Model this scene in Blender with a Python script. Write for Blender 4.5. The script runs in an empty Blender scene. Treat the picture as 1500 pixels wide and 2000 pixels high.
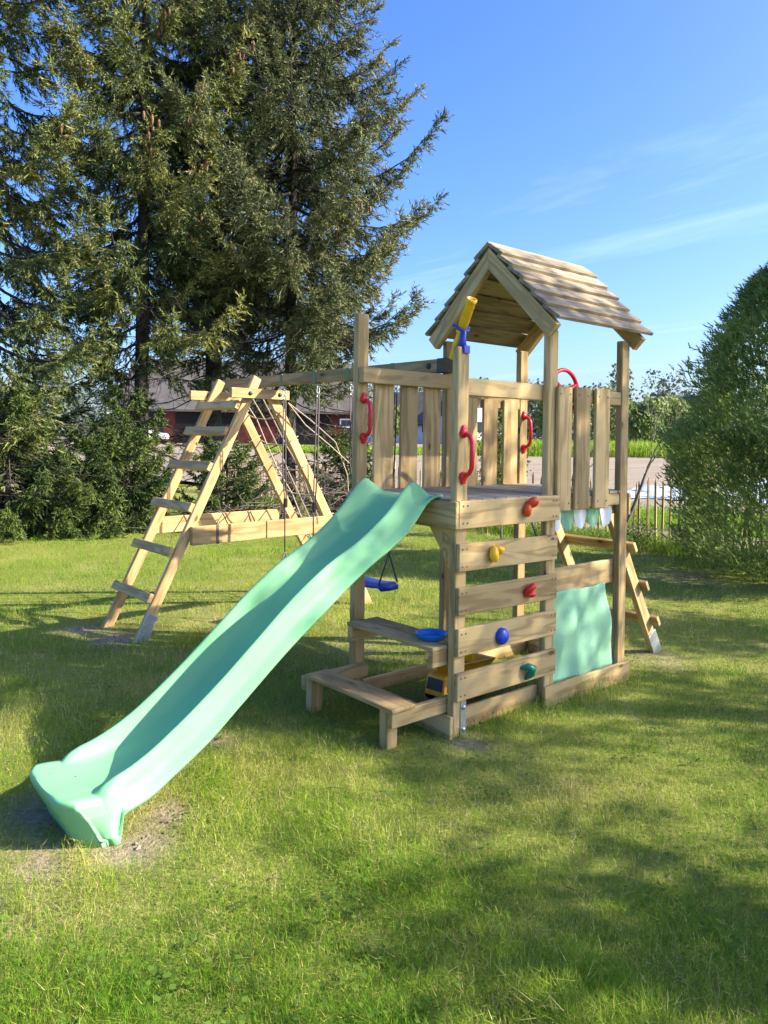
import bpy, math, random
import numpy as np
from mathutils import Vector, Matrix

rng = np.random.default_rng(7)
random.seed(7)
sc = bpy.context.scene
COL = sc.collection

# ------------------------------------------------------------------ camera
CAM = np.array([-2.838, -2.736, 1.524])
YAW, PITCH, ROLL = 0.862, -0.008, 0.015
_f = np.array([math.cos(YAW) * math.cos(PITCH), math.sin(YAW) * math.cos(PITCH), math.sin(PITCH)])
_r = np.array([math.sin(YAW), -math.cos(YAW), 0.0])
_u = np.cross(_r, _f)
R2 = math.cos(ROLL) * _r + math.sin(ROLL) * _u
U2 = -math.sin(ROLL) * _r + math.cos(ROLL) * _u
cd = bpy.data.cameras.new('camera')
cam = bpy.data.objects.new('camera', cd)
COL.objects.link(cam)
M = Matrix(((R2[0], U2[0], -_f[0], CAM[0]), (R2[1], U2[1], -_f[1], CAM[1]), (R2[2], U2[2], -_f[2], CAM[2]), (0, 0, 0, 1)))
cam.matrix_world = M
cd.sensor_fit = 'AUTO'
cd.sensor_width = 36
cd.lens = 27.0
cd.shift_y = -0.0665
cd.clip_start = 0.05
cd.clip_end = 3000
sc.camera = cam

# ------------------------------------------------------------------ sun, sky, exposure
SUN_EL = math.radians(33)
SUN_H = np.array([0.66, -0.75]) / np.hypot(0.66, 0.75)
SUN_V = Vector((SUN_H[0] * math.cos(SUN_EL), SUN_H[1] * math.cos(SUN_EL), math.sin(SUN_EL)))
sd = bpy.data.lights.new('sun', 'SUN')
sd.energy = 4.1
sd.angle = math.radians(0.55)
sd.color = (1.0, 0.90, 0.72)
sun = bpy.data.objects.new('sun', sd)
COL.objects.link(sun)
sun.location = (20, -20, 20)
sun.rotation_euler = (-SUN_V).to_track_quat('-Z', 'Y').to_euler()

world = bpy.data.worlds.new('World')
sc.world = world
world.use_nodes = True
wn, wl = world.node_tree.nodes, world.node_tree.links
wn.clear()
sky = wn.new('ShaderNodeTexSky')
sky.sky_type = 'NISHITA'
sky.sun_disc = False
sky.sun_elevation = SUN_EL
sky.sun_rotation = math.atan2(SUN_H[0], SUN_H[1])
sky.altitude = 0
sky.air_density = 1.0
sky.dust_density = 2.5
sky.ozone_density = 6.0
tc = wn.new('ShaderNodeTexCoord')
sep = wn.new('ShaderNodeSeparateXYZ')
wl.new(tc.outputs['Generated'], sep.inputs[0])
zz = wn.new('ShaderNodeMath'); zz.operation = 'ADD'; zz.inputs[1].default_value = 0.06
wl.new(sep.outputs['Z'], zz.inputs[0])
dx = wn.new('ShaderNodeMath'); dx.operation = 'DIVIDE'
dy = wn.new('ShaderNodeMath'); dy.operation = 'DIVIDE'
wl.new(sep.outputs['X'], dx.inputs[0]); wl.new(zz.outputs[0], dx.inputs[1])
wl.new(sep.outputs['Y'], dy.inputs[0]); wl.new(zz.outputs[0], dy.inputs[1])
cb = wn.new('ShaderNodeCombineXYZ')
wl.new(dx.outputs[0], cb.inputs[0]); wl.new(dy.outputs[0], cb.inputs[1])
mp = wn.new('ShaderNodeMapping')
mp.inputs['Rotation'].default_value = (0, 0, 0.9)
mp.inputs['Scale'].default_value = (0.95, 0.22, 1)
wl.new(cb.outputs[0], mp.inputs[0])
cn = wn.new('ShaderNodeTexNoise')
cn.inputs['Scale'].default_value = 1.3
cn.inputs['Detail'].default_value = 7
cn.inputs['Roughness'].default_value = 0.6
cn.inputs['Distortion'].default_value = 0.6
wl.new(mp.outputs[0], cn.inputs['Vector'])
cr = wn.new('ShaderNodeMapRange')
cr.inputs['From Min'].default_value = 0.56
cr.inputs['From Max'].default_value = 0.82
cr.inputs['To Min'].default_value = 0.0
cr.inputs['To Max'].default_value = 0.12
wl.new(cn.outputs['Fac'], cr.inputs['Value'])
mixc = wn.new('ShaderNodeMixRGB')
mixc.inputs[2].default_value = (9.0, 9.6, 10.5, 1)
wl.new(cr.outputs[0], mixc.inputs[0])
hs = wn.new('ShaderNodeHueSaturation')
hs.inputs['Saturation'].default_value = 1.18
hs.inputs['Hue'].default_value = 0.512
wl.new(sky.outputs[0], hs.inputs['Color'])
wl.new(hs.outputs[0], mixc.inputs[1])
bg = wn.new('ShaderNodeBackground')
bg.inputs['Strength'].default_value = 0.106
wl.new(mixc.outputs[0], bg.inputs['Color'])
wo = wn.new('ShaderNodeOutputWorld')
wl.new(bg.outputs[0], wo.inputs['Surface'])

sc.view_settings.view_transform = 'Standard'
sc.view_settings.look = 'None'
sc.view_settings.gamma = 1
sc.view_settings.use_curve_mapping = False
sc.view_settings.exposure = 1.82
sc.render.engine = 'CYCLES'
sc.cycles.max_bounces = 6
sc.cycles.diffuse_bounces = 3
sc.cycles.glossy_bounces = 2
sc.cycles.transparent_max_bounces = 4

# ------------------------------------------------------------------ materials
def new_mat(name):
    m = bpy.data.materials.new(name)
    m.use_nodes = True
    n, l = m.node_tree.nodes, m.node_tree.links
    n.clear()
    out = n.new('ShaderNodeOutputMaterial')
    return m, n, l, out

def principled(n, l, out, rough=0.6, spec=0.3):
    p = n.new('ShaderNodeBsdfPrincipled')
    p.inputs['Roughness'].default_value = rough
    p.inputs['Specular IOR Level'].default_value = spec
    l.new(p.outputs[0], out.inputs['Surface'])
    return p

def ramp(n, stops):
    r = n.new('ShaderNodeValToRGB')
    e = r.color_ramp.elements
    while len(e) < len(stops):
        e.new(0.5)
    for k, (pos, c) in enumerate(stops):
        e[k].position = pos
        e[k].color = (*c, 1) if len(c) == 3 else c
    return r

def noise(n, l, vec, scale, detail=4, rough=0.55, dist=0.0):
    t = n.new('ShaderNodeTexNoise')
    t.inputs['Scale'].default_value = scale
    t.inputs['Detail'].default_value = detail
    t.inputs['Roughness'].default_value = rough
    t.inputs['Distortion'].default_value = dist
    if vec is not None:
        l.new(vec, t.inputs['Vector'])
    return t

def bump(n, l, h, strength, dist=0.01):
    b = n.new('ShaderNodeBump')
    b.inputs['Strength'].default_value = strength
    b.inputs['Distance'].default_value = dist
    l.new(h, b.inputs['Height'])
    return b

def mix(n, l, fac, a, b, mode='MIX'):
    m = n.new('ShaderNodeMixRGB')
    m.blend_type = mode
    for k, v in ((0, fac), (1, a), (2, b)):
        if isinstance(v, (int, float)):
            m.inputs[k].default_value = v
        elif isinstance(v, tuple):
            m.inputs[k].default_value = (*v, 1)
        else:
            l.new(v, m.inputs[k])
    return m

def wood(name, light, mid, dark, knot=(0.10, 0.055, 0.025), green=0.25, rough=0.7):
    """sawn pine: grain runs along each board's own X axis, each board shifted by its random value"""
    m, n, l, out = new_mat(name)
    p = principled(n, l, out, rough, 0.25)
    tcx = n.new('ShaderNodeTexCoord')
    oi = n.new('ShaderNodeObjectInfo')
    off = n.new('ShaderNodeVectorMath'); off.operation = 'SCALE'
    off.inputs[0].default_value = (31.0, 17.0, 23.0)
    l.new(oi.outputs['Random'], off.inputs['Scale'])
    add = n.new('ShaderNodeVectorMath'); add.operation = 'ADD'
    l.new(tcx.outputs['Object'], add.inputs[0]); l.new(off.outputs[0], add.inputs[1])
    # slow drift of the grain so that the figure runs in arches
    mp1 = n.new('ShaderNodeMapping'); mp1.inputs['Scale'].default_value = (1.1, 9, 9)
    l.new(add.outputs[0], mp1.inputs[0])
    n1 = noise(n, l, mp1.outputs[0], 1.6, 2, 0.5, 0.4)
    mul = n.new('ShaderNodeMath'); mul.operation = 'MULTIPLY'; mul.inputs[1].default_value = 19
    l.new(n1.outputs['Fac'], mul.inputs[0])
    sn = n.new('ShaderNodeMath'); sn.operation = 'SINE'
    l.new(mul.outputs[0], sn.inputs[0])
    mr = n.new('ShaderNodeMapRange')
    mr.inputs['From Min'].default_value = -0.2
    mr.inputs['From Max'].default_value = 1.0
    l.new(sn.outputs[0], mr.inputs['Value'])
    mp2 = n.new('ShaderNodeMapping'); mp2.inputs['Scale'].default_value = (2.2, 70, 70)
    l.new(add.outputs[0], mp2.inputs[0])
    n2 = noise(n, l, mp2.outputs[0], 1.5, 5, 0.65)
    base = ramp(n, [(0.25, mid), (0.7, light)])
    l.new(n2.outputs['Fac'], base.inputs[0])
    f1 = n.new('ShaderNodeMath'); f1.operation = 'MULTIPLY'; f1.inputs[1].default_value = 0.75
    l.new(mr.outputs[0], f1.inputs[0])
    c1 = mix(n, l, f1.outputs[0], base.outputs[0], dark)
    # pressure treatment: green-grey clouds
    n3 = noise(n, l, add.outputs[0], 3.2, 3, 0.6)
    r3 = n.new('ShaderNodeMapRange')
    r3.inputs['From Min'].default_value = 0.42; r3.inputs['From Max'].default_value = 0.7
    r3.inputs['To Max'].default_value = green
    l.new(n3.outputs['Fac'], r3.inputs['Value'])
    c2 = mix(n, l, r3.outputs[0], c1.outputs[0], (0.17, 0.165, 0.085))
    # knots
    mp4 = n.new('ShaderNodeMapping'); mp4.inputs['Scale'].default_value = (4.2, 9.5, 9.5)
    l.new(add.outputs[0], mp4.inputs[0])
    vo = n.new('ShaderNodeTexVoronoi')
    vo.inputs['Scale'].default_value = 1.0
    vo.inputs['Randomness'].default_value = 1.0
    l.new(mp4.outputs[0], vo.inputs['Vector'])
    kr = ramp(n, [(0.0, (1, 1, 1)), (0.10, (0.85, 0.85, 0.85)), (0.13, (0.25, 0.25, 0.25)), (0.30, (0, 0, 0))])
    l.new(vo.outputs['Distance'], kr.inputs[0])
    sp = n.new('ShaderNodeSeparateColor')
    l.new(vo.outputs['Color'], sp.inputs[0])
    gt = n.new('ShaderNodeMath'); gt.operation = 'GREATER_THAN'; gt.inputs[1].default_value = 0.40
    l.new(sp.outputs[0], gt.inputs[0])
    kf = n.new('ShaderNodeMath'); kf.operation = 'MULTIPLY'
    l.new(kr.outputs[0], kf.inputs[0]); l.new(gt.outputs[0], kf.inputs[1])
    c3 = mix(n, l, kf.outputs[0], c2.outputs[0], knot)
    # board to board tone
    hsv = n.new('ShaderNodeHueSaturation')
    vr = n.new('ShaderNodeMapRange')
    vr.inputs['To Min'].default_value = 0.72; vr.inputs['To Max'].default_value = 1.16
    l.new(oi.outputs['Random'], vr.inputs['Value'])
    l.new(vr.outputs[0], hsv.inputs['Value'])
    l.new(c3.outputs[0], hsv.inputs['Color'])
    l.new(hsv.outputs[0], p.inputs['Base Color'])
    b = bump(n, l, n2.outputs['Fac'], 0.25, 0.002)
    l.new(b.outputs[0], p.inputs['Normal'])
    return m

def plain(name, c, rough=0.5, spec=0.4, metal=0.0, var=0.12, scale=30, bumpy=0.0):
    m, n, l, out = new_mat(name)
    p = principled(n, l, out, rough, spec)
    p.inputs['Metallic'].default_value = metal
    tcx = n.new('ShaderNodeTexCoord')
    t = noise(n, l, tcx.outputs['Object'], scale, 4)
    r = ramp(n, [(0.3, tuple(v * (1 - var) for v in c)), (0.7, tuple(min(1, v * (1 + var)) for v in c))])
    l.new(t.outputs['Fac'], r.inputs[0])
    l.new(r.outputs[0], p.inputs['Base Color'])
    if bumpy:
        b = bump(n, l, t.outputs['Fac'], bumpy, 0.01)
        l.new(b.outputs[0], p.inputs['Normal'])
    return m

def leafy(name, stops, trans=0.3, rough=0.6, spec=0.25):
    """foliage: colour from each piece's own 'tint' value"""
    m, n, l, out = new_mat(name)
    at = n.new('ShaderNodeAttribute'); at.attribute_name = 'tint'
    r = ramp(n, stops)
    l.new(at.outputs['Fac'], r.inputs[0])
    p = n.new('ShaderNodeBsdfPrincipled')
    p.inputs['Roughness'].default_value = rough
    p.inputs['Specular IOR Level'].default_value = spec
    l.new(r.outputs[0], p.inputs['Base Color'])
    t = n.new('ShaderNodeBsdfTranslucent')
    br = n.new('ShaderNodeBrightContrast'); br.inputs['Bright'].default_value = 0.02
    l.new(r.outputs[0], br.inputs[0])
    l.new(br.outputs[0], t.inputs['Color'])
    mx = n.new('ShaderNodeMixShader'); mx.inputs[0].default_value = trans
    l.new(p.outputs[0], mx.inputs[1]); l.new(t.outputs[0], mx.inputs[2])
    l.new(mx.outputs[0], out.inputs['Surface'])
    return m

W_TOWER = wood('tower_pine', (0.59, 0.420, 0.200), (0.50, 0.348, 0.157), (0.31, 0.200, 0.083), green=0.26)
W_SWING = wood('fresh_pine', (0.60, 0.40, 0.185), (0.51, 0.335, 0.145), (0.34, 0.21, 0.082), green=0.12)
W_ROOF = wood('roof_pine', (0.38, 0.305, 0.205), (0.30, 0.24, 0.155), (0.19, 0.145, 0.09), green=0.2)
W_DECK = wood('deck_pine', (0.40, 0.33, 0.22), (0.33, 0.27, 0.18), (0.23, 0.18, 0.11), green=0.2)
W_PALE = wood('paling_wood', (0.46, 0.32, 0.17), (0.36, 0.24, 0.12), (0.24, 0.15, 0.07), green=0.1)
M_RED = plain('red_plastic', (0.62, 0.012, 0.02), 0.35, 0.5)
M_BLUE = plain('blue_plastic', (0.012, 0.045, 0.42), 0.35, 0.5)
M_DISH = plain('bright_blue_plastic', (0.01, 0.20, 0.72), 0.35, 0.5)
M_YEL = plain('yellow_plastic', (0.85, 0.48, 0.01), 0.35, 0.5)
M_TRUCK = plain('truck_yellow', (0.82, 0.40, 0.02), 0.4, 0.5)
M_ORANGE = plain('orange_plastic', (0.70, 0.07, 0.015), 0.4, 0.5)
M_GREEN = plain('green_plastic', (0.005, 0.16, 0.11), 0.3, 0.5)
M_BLACK = plain('black_plastic', (0.008, 0.009, 0.012), 0.35, 0.5)
M_DGREEN = plain('dark_green_cap', (0.01, 0.05, 0.03), 0.5, 0.4)
M_ZINC = plain('galvanised_steel', (0.42, 0.45, 0.48), 0.4, 0.5, 0.7, 0.2, 40)
M_SCREW = plain('screw_steel', (0.16, 0.14, 0.11), 0.45, 0.5, 0.6)
M_STRAP = plain('green_strap', (0.17, 0.22, 0.13), 0.7, 0.2)
M_ROPE = plain('dark_rope', (0.12, 0.10, 0.10), 0.8, 0.1, 0, 0.4, 300)
M_NET = plain('beige_rope', (0.36, 0.29, 0.22), 0.85, 0.1, 0, 0.3, 200)
M_WHITE = plain('white_fabric', (0.78, 0.80, 0.84), 0.8, 0.1, 0, 0.05, 300)
M_BARK = plain('spruce_bark', (0.058, 0.050, 0.043), 0.9, 0.1, 0, 0.5, 14, 0.8)
M_BARE = plain('grey_bark', (0.16, 0.14, 0.12), 0.9, 0.1, 0, 0.35, 12, 0.5)
M_TWIG = plain('dead_twig', (0.13, 0.11, 0.095), 0.9, 0.1, 0, 0.35, 6)
M_CONE = plain('spruce_cone', (0.17, 0.095, 0.05), 0.8, 0.2, 0, 0.35, 60, 0.6)

def slide_mat():
    m, n, l, out = new_mat('mint_plastic')
    p = principled(n, l, out, 0.33, 0.28)
    tcx = n.new('ShaderNodeTexCoord')
    t = noise(n, l, tcx.outputs['Object'], 3.0, 5, 0.6)
    r = ramp(n, [(0.3, (0.172, 0.440, 0.215)), (0.7, (0.194, 0.480, 0.238))])
    l.new(t.outputs['Fac'], r.inputs[0])
    # fine dust in scattered specks
    t2 = noise(n, l, tcx.outputs['Object'], 42, 3, 0.7)
    r2 = ramp(n, [(0.60, (0, 0, 0)), (0.8, (0.35, 0.35, 0.35))])
    l.new(t2.outputs['Fac'], r2.inputs[0])
    c = mix(n, l, r2.outputs[0], r.outputs[0], (0.25, 0.47, 0.28))
    mpw = n.new('ShaderNodeMapping'); mpw.inputs['Scale'].default_value = (1.6, 60, 1.6)
    l.new(tcx.outputs['Object'], mpw.inputs[0])
    t3 = noise(n, l, mpw.outputs[0], 2.0, 5, 0.7)
    r3 = ramp(n, [(0.52, (0, 0, 0)), (0.75, (0.30, 0.30, 0.30))])
    l.new(t3.outputs['Fac'], r3.inputs[0])
    c = mix(n, l, r3.outputs[0], c.outputs[0], (0.23, 0.46, 0.27))
    t4 = noise(n, l, tcx.outputs['Object'], 7, 6, 0.75)
    r4 = ramp(n, [(0.62, (0, 0, 0)), (0.78, (0.28, 0.28, 0.28))])
    l.new(t4.outputs['Fac'], r4.inputs[0])
    c = mix(n, l, r4.outputs[0], c.outputs[0], (0.22, 0.30, 0.20))
    l.new(c.outputs[0], p.inputs['Base Color'])
    rr = n.new('ShaderNodeMapRange'); rr.inputs['To Min'].default_value = 0.34; rr.inputs['To Max'].default_value = 0.6
    l.new(t2.outputs['Fac'], rr.inputs['Value'])
    l.new(rr.outputs[0], p.inputs['Roughness'])
    return m
M_MINT = slide_mat()

def cloth_mat():
    m, n, l, out = new_mat('mint_fabric')
    tcx = n.new('ShaderNodeTexCoord')
    t = noise(n, l, tcx.outputs['Object'], 160, 2)
    r = ramp(n, [(0.3, (0.30, 0.58, 0.38)), (0.7, (0.35, 0.64, 0.43))])
    l.new(t.outputs['Fac'], r.inputs[0])
    p = n.new('ShaderNodeBsdfPrincipled')
    p.inputs['Roughness'].default_value = 0.75
    p.inputs['Specular IOR Level'].default_value = 0.15
    l.new(r.outputs[0], p.inputs['Base Color'])
    tr = n.new('ShaderNodeBsdfTranslucent')
    l.new(r.outputs[0], tr.inputs['Color'])
    mx = n.new('ShaderNodeMixShader'); mx.inputs[0].default_value = 0.25
    l.new(p.outputs[0], mx.inputs[1]); l.new(tr.outputs[0], mx.inputs[2])
    l.new(mx.outputs[0], out.inputs['Surface'])
    return m
M_CLOTH = cloth_mat()

# ------------------------------------------------------------------ object helpers
def mesh_obj(name, verts, faces, mat, parent=None, matrix=None, smooth=False):
    me = bpy.data.meshes.new(name)
    me.from_pydata([tuple(v) for v in verts], [], [tuple(f) for f in faces])
    me.update()
    if smooth:
        me.shade_smooth()
    if mat is not None:
        me.materials.append(mat)
    o = bpy.data.objects.new(name, me)
    COL.objects.link(o)
    place(o, parent, matrix)
    return o

def wm(o):
    m = o.matrix_basis.copy()
    while o.parent is not None:
        o = o.parent
        m = o.matrix_basis @ m
    return m

def place(o, parent=None, matrix=None):
    matrix = matrix or Matrix.Identity(4)
    if parent is not None:
        o.parent = parent
        o.matrix_basis = wm(parent).inverted() @ matrix
    else:
        o.matrix_basis = matrix
    return o

def tag(o, label=None, cat=None, group=None, kind=None):
    if label: o['label'] = label
    if cat: o['category'] = cat
    if group: o['group'] = group
    if kind: o['kind'] = kind
    return o

def thing(name, loc, label, cat, group=None):
    o = bpy.data.objects.new(name, None)
    o.empty_display_size = 0.2
    COL.objects.link(o)
    o.location = loc
    return tag(o, label, cat, group)

def copy_tree(o, parent=None):
    c = o.copy()
    COL.objects.link(c)
    if parent is not None:
        c.parent = parent
    for ch in list(o.children):
        copy_tree(ch, c)
    return c

def bevel_box(sx, sy, sz, b):
    hx, hy, hz = sx / 2, sy / 2, sz / 2
    V, idx = [], {}
    for ix in (-1, 1):
        for iy in (-1, 1):
            for iz in (-1, 1):
                for k in range(3):
                    p = [ix * (hx - b), iy * (hy - b), iz * (hz - b)]
                    p[k] = (ix * hx, iy * hy, iz * hz)[k]
                    idx[(ix, iy, iz, k)] = len(V)
                    V.append(p)
    F = []
    def q(a, b_, c, d, out):
        pa, pb, pc = (np.array(V[i]) for i in (a, b_, c))
        if np.dot(np.cross(pb - pa, pc - pa), out) < 0:
            F.append((d, c, b_, a))
        else:
            F.append((a, b_, c, d))
    for k in range(3):
        o1, o2 = [j for j in range(3) if j != k]
        for s in (-1, 1):
            def key(a, c):
                e = [0, 0, 0]; e[k] = s; e[o1] = a; e[o2] = c
                return idx[(*e, k)]
            n = [0, 0, 0]; n[k] = s
            q(key(-1, -1), key(1, -1), key(1, 1), key(-1, 1), n)
    for k in range(3):          # edges along axis k
        o1, o2 = [j for j in range(3) if j != k]
        for a in (-1, 1):
            for c in (-1, 1):
                def key(s, f):
                    e = [0, 0, 0]; e[k] = s; e[o1] = a; e[o2] = c
                    return idx[(*e, f)]
                n = [0, 0, 0]; n[o1] = a; n[o2] = c
                q(key(-1, o1), key(1, o1), key(1, o2), key(-1, o2), n)
    for ix in (-1, 1):
        for iy in (-1, 1):
            for iz in (-1, 1):
                t = [idx[(ix, iy, iz, k)] for k in range(3)]
                pa, pb, pc = (np.array(V[i]) for i in t)
                if np.dot(np.cross(pb - pa, pc - pa), (ix, iy, iz)) < 0:
                    t.reverse()
                F.append(tuple(t))
    return V, F

def plank(name, p0, p1, wdir, w, t, mat, parent=None, b=0.0035):
    """board from p0 to p1 (centre line); wdir = direction of its width"""
    p0, p1 = Vector(p0), Vector(p1)
    d = p1 - p0
    L = d.length
    x = d.normalized()
    y = Vector(wdir)
    y = (y - x * y.dot(x)).normalized()
    z = x.cross(y)
    c = (p0 + p1) / 2
    m = Matrix(((x.x, y.x, z.x, c.x), (x.y, y.y, z.y, c.y), (x.z, y.z, z.z, c.z), (0, 0, 0, 1)))
    V, F = bevel_box(L, w, t, min(b, t * 0.3, w * 0.3))
    return mesh_obj(name, V, F, mat, parent, m)

def bx(name, xr, yr, zr, mat, parent=None, b=0.0035):
    lo = Vector((xr[0], yr[0], zr[0])); hi = Vector((xr[1], yr[1], zr[1]))
    s = hi - lo
    c = (lo + hi) / 2
    k = max(range(3), key=lambda i: s[i])
    rest = [i for i in range(3) if i != k]
    wi = max(rest, key=lambda i: s[i])
    ti = min([i for i in rest if i != wi] or rest)
    e = [Vector((1, 0, 0)), Vector((0, 1, 0)), Vector((0, 0, 1))]
    return plank(name, c - e[k] * s[k] / 2, c + e[k] * s[k] / 2, e[wi], s[wi], s[ti], mat, parent, b)

def tube_geo(pts, rad, sides=8, cap=True, squash=1.0):
    pts = [Vector(p) for p in pts]
    n = len(pts)
    if not hasattr(rad, '__len__'):
        rad = [rad] * n
    V, F = [], []
    prev = None
    for i, p in enumerate(pts):
        d = (pts[min(i + 1, n - 1)] - pts[max(i - 1, 0)])
        d = d.normalized() if d.length > 1e-9 else Vector((0, 0, 1))
        if prev is None:
            a = Vector((0, 0, 1)) if abs(d.z) < 0.9 else Vector((1, 0, 0))
            u = d.cross(a).normalized()
        else:
            u = prev - d * prev.dot(d)
            u = u.normalized() if u.length > 1e-6 else d.orthogonal().normalized()
        prev = u
        v = d.cross(u)
        for k in range(sides):
            a = 2 * math.pi * k / sides
            V.append(p + (u * math.cos(a) + v * math.sin(a) * squash) * rad[i])
    for i in range(n - 1):
        for k in range(sides):
            k2 = (k + 1) % sides
            F.append((i * sides + k, i * sides + k2, (i + 1) * sides + k2, (i + 1) * sides + k))
    if cap:
        F.append(tuple(reversed(range(sides))))
        F.append(tuple((n - 1) * sides + k for k in range(sides)))
    return V, F

def tube(name, pts, rad, mat, parent=None, sides=8, smooth=True, squash=1.0):
    V, F = tube_geo(pts, rad, sides, True, squash)
    return mesh_obj(name, V, F, mat, parent, None, smooth)

def join_geo(parts):
    V, F = [], []
    for v, f in parts:
        o = len(V)
        V += list(v)
        F += [tuple(i + o for i in q) for q in f]
    return V, F

def sausage(pts, rad, sides=10):
    """tube with rounded ends"""
    pts = [Vector(p) for p in pts]
    a = (pts[0] - pts[1]).normalized(); b = (pts[-1] - pts[-2]).normalized()
    r0, r1 = rad[0], rad[-1]
    P = [pts[0] + a * r0, pts[0] + a * r0 * 0.85, pts[0] + a * r0 * 0.5] + pts + [pts[-1] + b * r1 * 0.5, pts[-1] + b * r1 * 0.85, pts[-1] + b * r1]
    Rr = [r0 * 0.05, r0 * 0.5, r0 * 0.86] + list(rad) + [r1 * 0.86, r1 * 0.5, r1 * 0.05]
    return tube_geo(P, Rr, sides)

def lathe_geo(profile, origin, axis, sides=20):
    axis = Vector(axis).normalized()
    u = axis.orthogonal().normalized(); v = axis.cross(u)
    o = Vector(origin)
    V, F = [], []
    for r, h in profile:
        for k in range(sides):
            a = 2 * math.pi * k / sides
            V.append(o + axis * h + (u * math.cos(a) + v * math.sin(a)) * r)
    n = len(profile)
    for i in range(n - 1):
        for k in range(sides):
            k2 = (k + 1) % sides
            F.append((i * sides + k, i * sides + k2, (i + 1) * sides + k2, (i + 1) * sides + k))
    return V, F

def lathe(name, profile, origin, axis, mat, parent=None, sides=20, smooth=True):
    V, F = lathe_geo(profile, origin, axis, sides)
    return mesh_obj(name, V, F, mat, parent, None, smooth)

def soup(name, tris, tint, mat, parent=None, matrix=None):
    """many loose triangles (n,3,3) with one tint value each, as one mesh"""
    tris = np.asarray(tris, dtype=np.float32)
    n = len(tris)
    me = bpy.data.meshes.new(name)
    me.vertices.add(3 * n)
    me.vertices.foreach_set('co', tris.reshape(-1))
    me.loops.add(3 * n)
    me.loops.foreach_set('vertex_index', np.arange(3 * n, dtype=np.int32))
    me.polygons.add(n)
    me.polygons.foreach_set('loop_start', np.arange(0, 3 * n, 3, dtype=np.int32))
    me.update(calc_edges=True)
    at = me.attributes.new('tint', 'FLOAT', 'FACE')
    at.data.foreach_set('value', np.asarray(tint, dtype=np.float32))
    me.materials.append(mat)
    o = bpy.data.objects.new(name, me)
    COL.objects.link(o)
    # shift local origin onto the parent without moving the geometry
    place(o, parent, matrix)
    return o

def unit(v):
    return v / np.maximum(np.linalg.norm(v, axis=-1, keepdims=True), 1e-9)

def vnoise(x, y, seed=0):
    """smooth 2-D value noise"""
    def h(i, j):
        s = np.sin(i * 127.1 + j * 311.7 + seed * 74.7) * 43758.5453
        return s - np.floor(s)
    i, j = np.floor(x), np.floor(y)
    fx, fy = x - i, y - j
    fx = fx * fx * (3 - 2 * fx); fy = fy * fy * (3 - 2 * fy)
    return (h(i, j) * (1 - fx) + h(i + 1, j) * fx) * (1 - fy) + (h(i, j + 1) * (1 - fx) + h(i + 1, j + 1) * fx) * fy

# ------------------------------------------------------------------ ground
SOIL = [(-1.49, 0.16, 0.13, 0.8), (-1.68, 0.02, 0.15, 0.9), (-1.98, 0.12, 0.17, 0.7), (-0.96, 0.66, 0.12, 0.6),
        (-0.62, 2.85, 0.22, 0.9), (-0.75, 3.3, 0.22, 0.75), (0.0, -0.10, 0.13, 0.6), (2.15, 0.1, 0.22, 0.55),
        (-1.85, 0.45, 0.2, 0.8), (0.3, 3.0, 0.3, 0.35), (0.7, 1.5, 0.4, 0.35), (5.4, 1.6, 0.5, 0.5), (-2.15, -0.15, 0.25, 0.4)]
def soil_mask(x, y):
    m = np.zeros_like(x)
    for sx, sy, r, a in SOIL:
        m = np.maximum(m, a * np.exp(-((x - sx) ** 2 + (y - sy) ** 2) / (r * r)))
    return np.clip(m * (0.30 + 0.8 * vnoise(x * 9, y * 9, 3) + 0.5 * vnoise(x * 27, y * 27, 4)), 0, 1)

def field_z(x, y):
    """the field rises gently away from the garden"""
    d = np.hypot(x - CAM[0], y - CAM[1])
    return np.clip((d - 16) / 66, 0, 1) * 1.0

def ground_mat():
    m, n, l, out = new_mat('turf_soil')
    p = principled(n, l, out, 0.95, 0.1)
    tcx = n.new('ShaderNodeTexCoord')
    g = noise(n, l, tcx.outputs['Object'], 1.3, 5, 0.6)
    g2 = noise(n, l, tcx.outputs['Object'], 38, 5, 0.7)
    r = ramp(n, [(0.3, (0.11, 0.155, 0.028)), (0.5, (0.20, 0.215, 0.05)), (0.7, (0.36, 0.31, 0.12))])
    s = mix(n, l, 0.5, g.outputs['Fac'], g2.outputs['Fac'])
    l.new(s.outputs[0], r.inputs[0])
    at = n.new('ShaderNodeAttribute'); at.attribute_name = 'soil'
    rs = ramp(n, [(0.3, (0.15, 0.115, 0.08)), (0.7, (0.42, 0.34, 0.25))])
    l.new(g2.outputs['Fac'], rs.inputs[0])
    c = mix(n, l, at.outputs['Fac'], r.outputs[0], rs.outputs[0])
    l.new(c.outputs[0], p.inputs['Base Color'])
    b = bump(n, l, g2.outputs['Fac'], 0.9, 0.03)
    l.new(b.outputs[0], p.inputs['Normal'])
    return m

def grid_obj(name, xs, ys, zf, mat, kind='structure'):
    X, Y = np.meshgrid(xs, ys, indexing='ij')
    Z = zf(X, Y)
    V = np.stack([X, Y, Z], -1).reshape(-1, 3)
    nx, ny = len(xs), len(ys)
    F = []
    for i in range(nx - 1):
        for j in range(ny - 1):
            a = i * ny + j
            F.append((a, a + ny, a + ny + 1, a + 1))
    o = mesh_obj(name, V, F, mat, None, None, True)
    o['kind'] = kind
    return o, V

def lawn_z(x, y):
    return 0.02 * (vnoise(x * 1.1, y * 1.1, 5) - 0.5) + 0.012 * (vnoise(x * 5, y * 5, 6) - 0.5) - 0.03 * np.clip(-x - 0.2, 0, 0.3)

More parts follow.
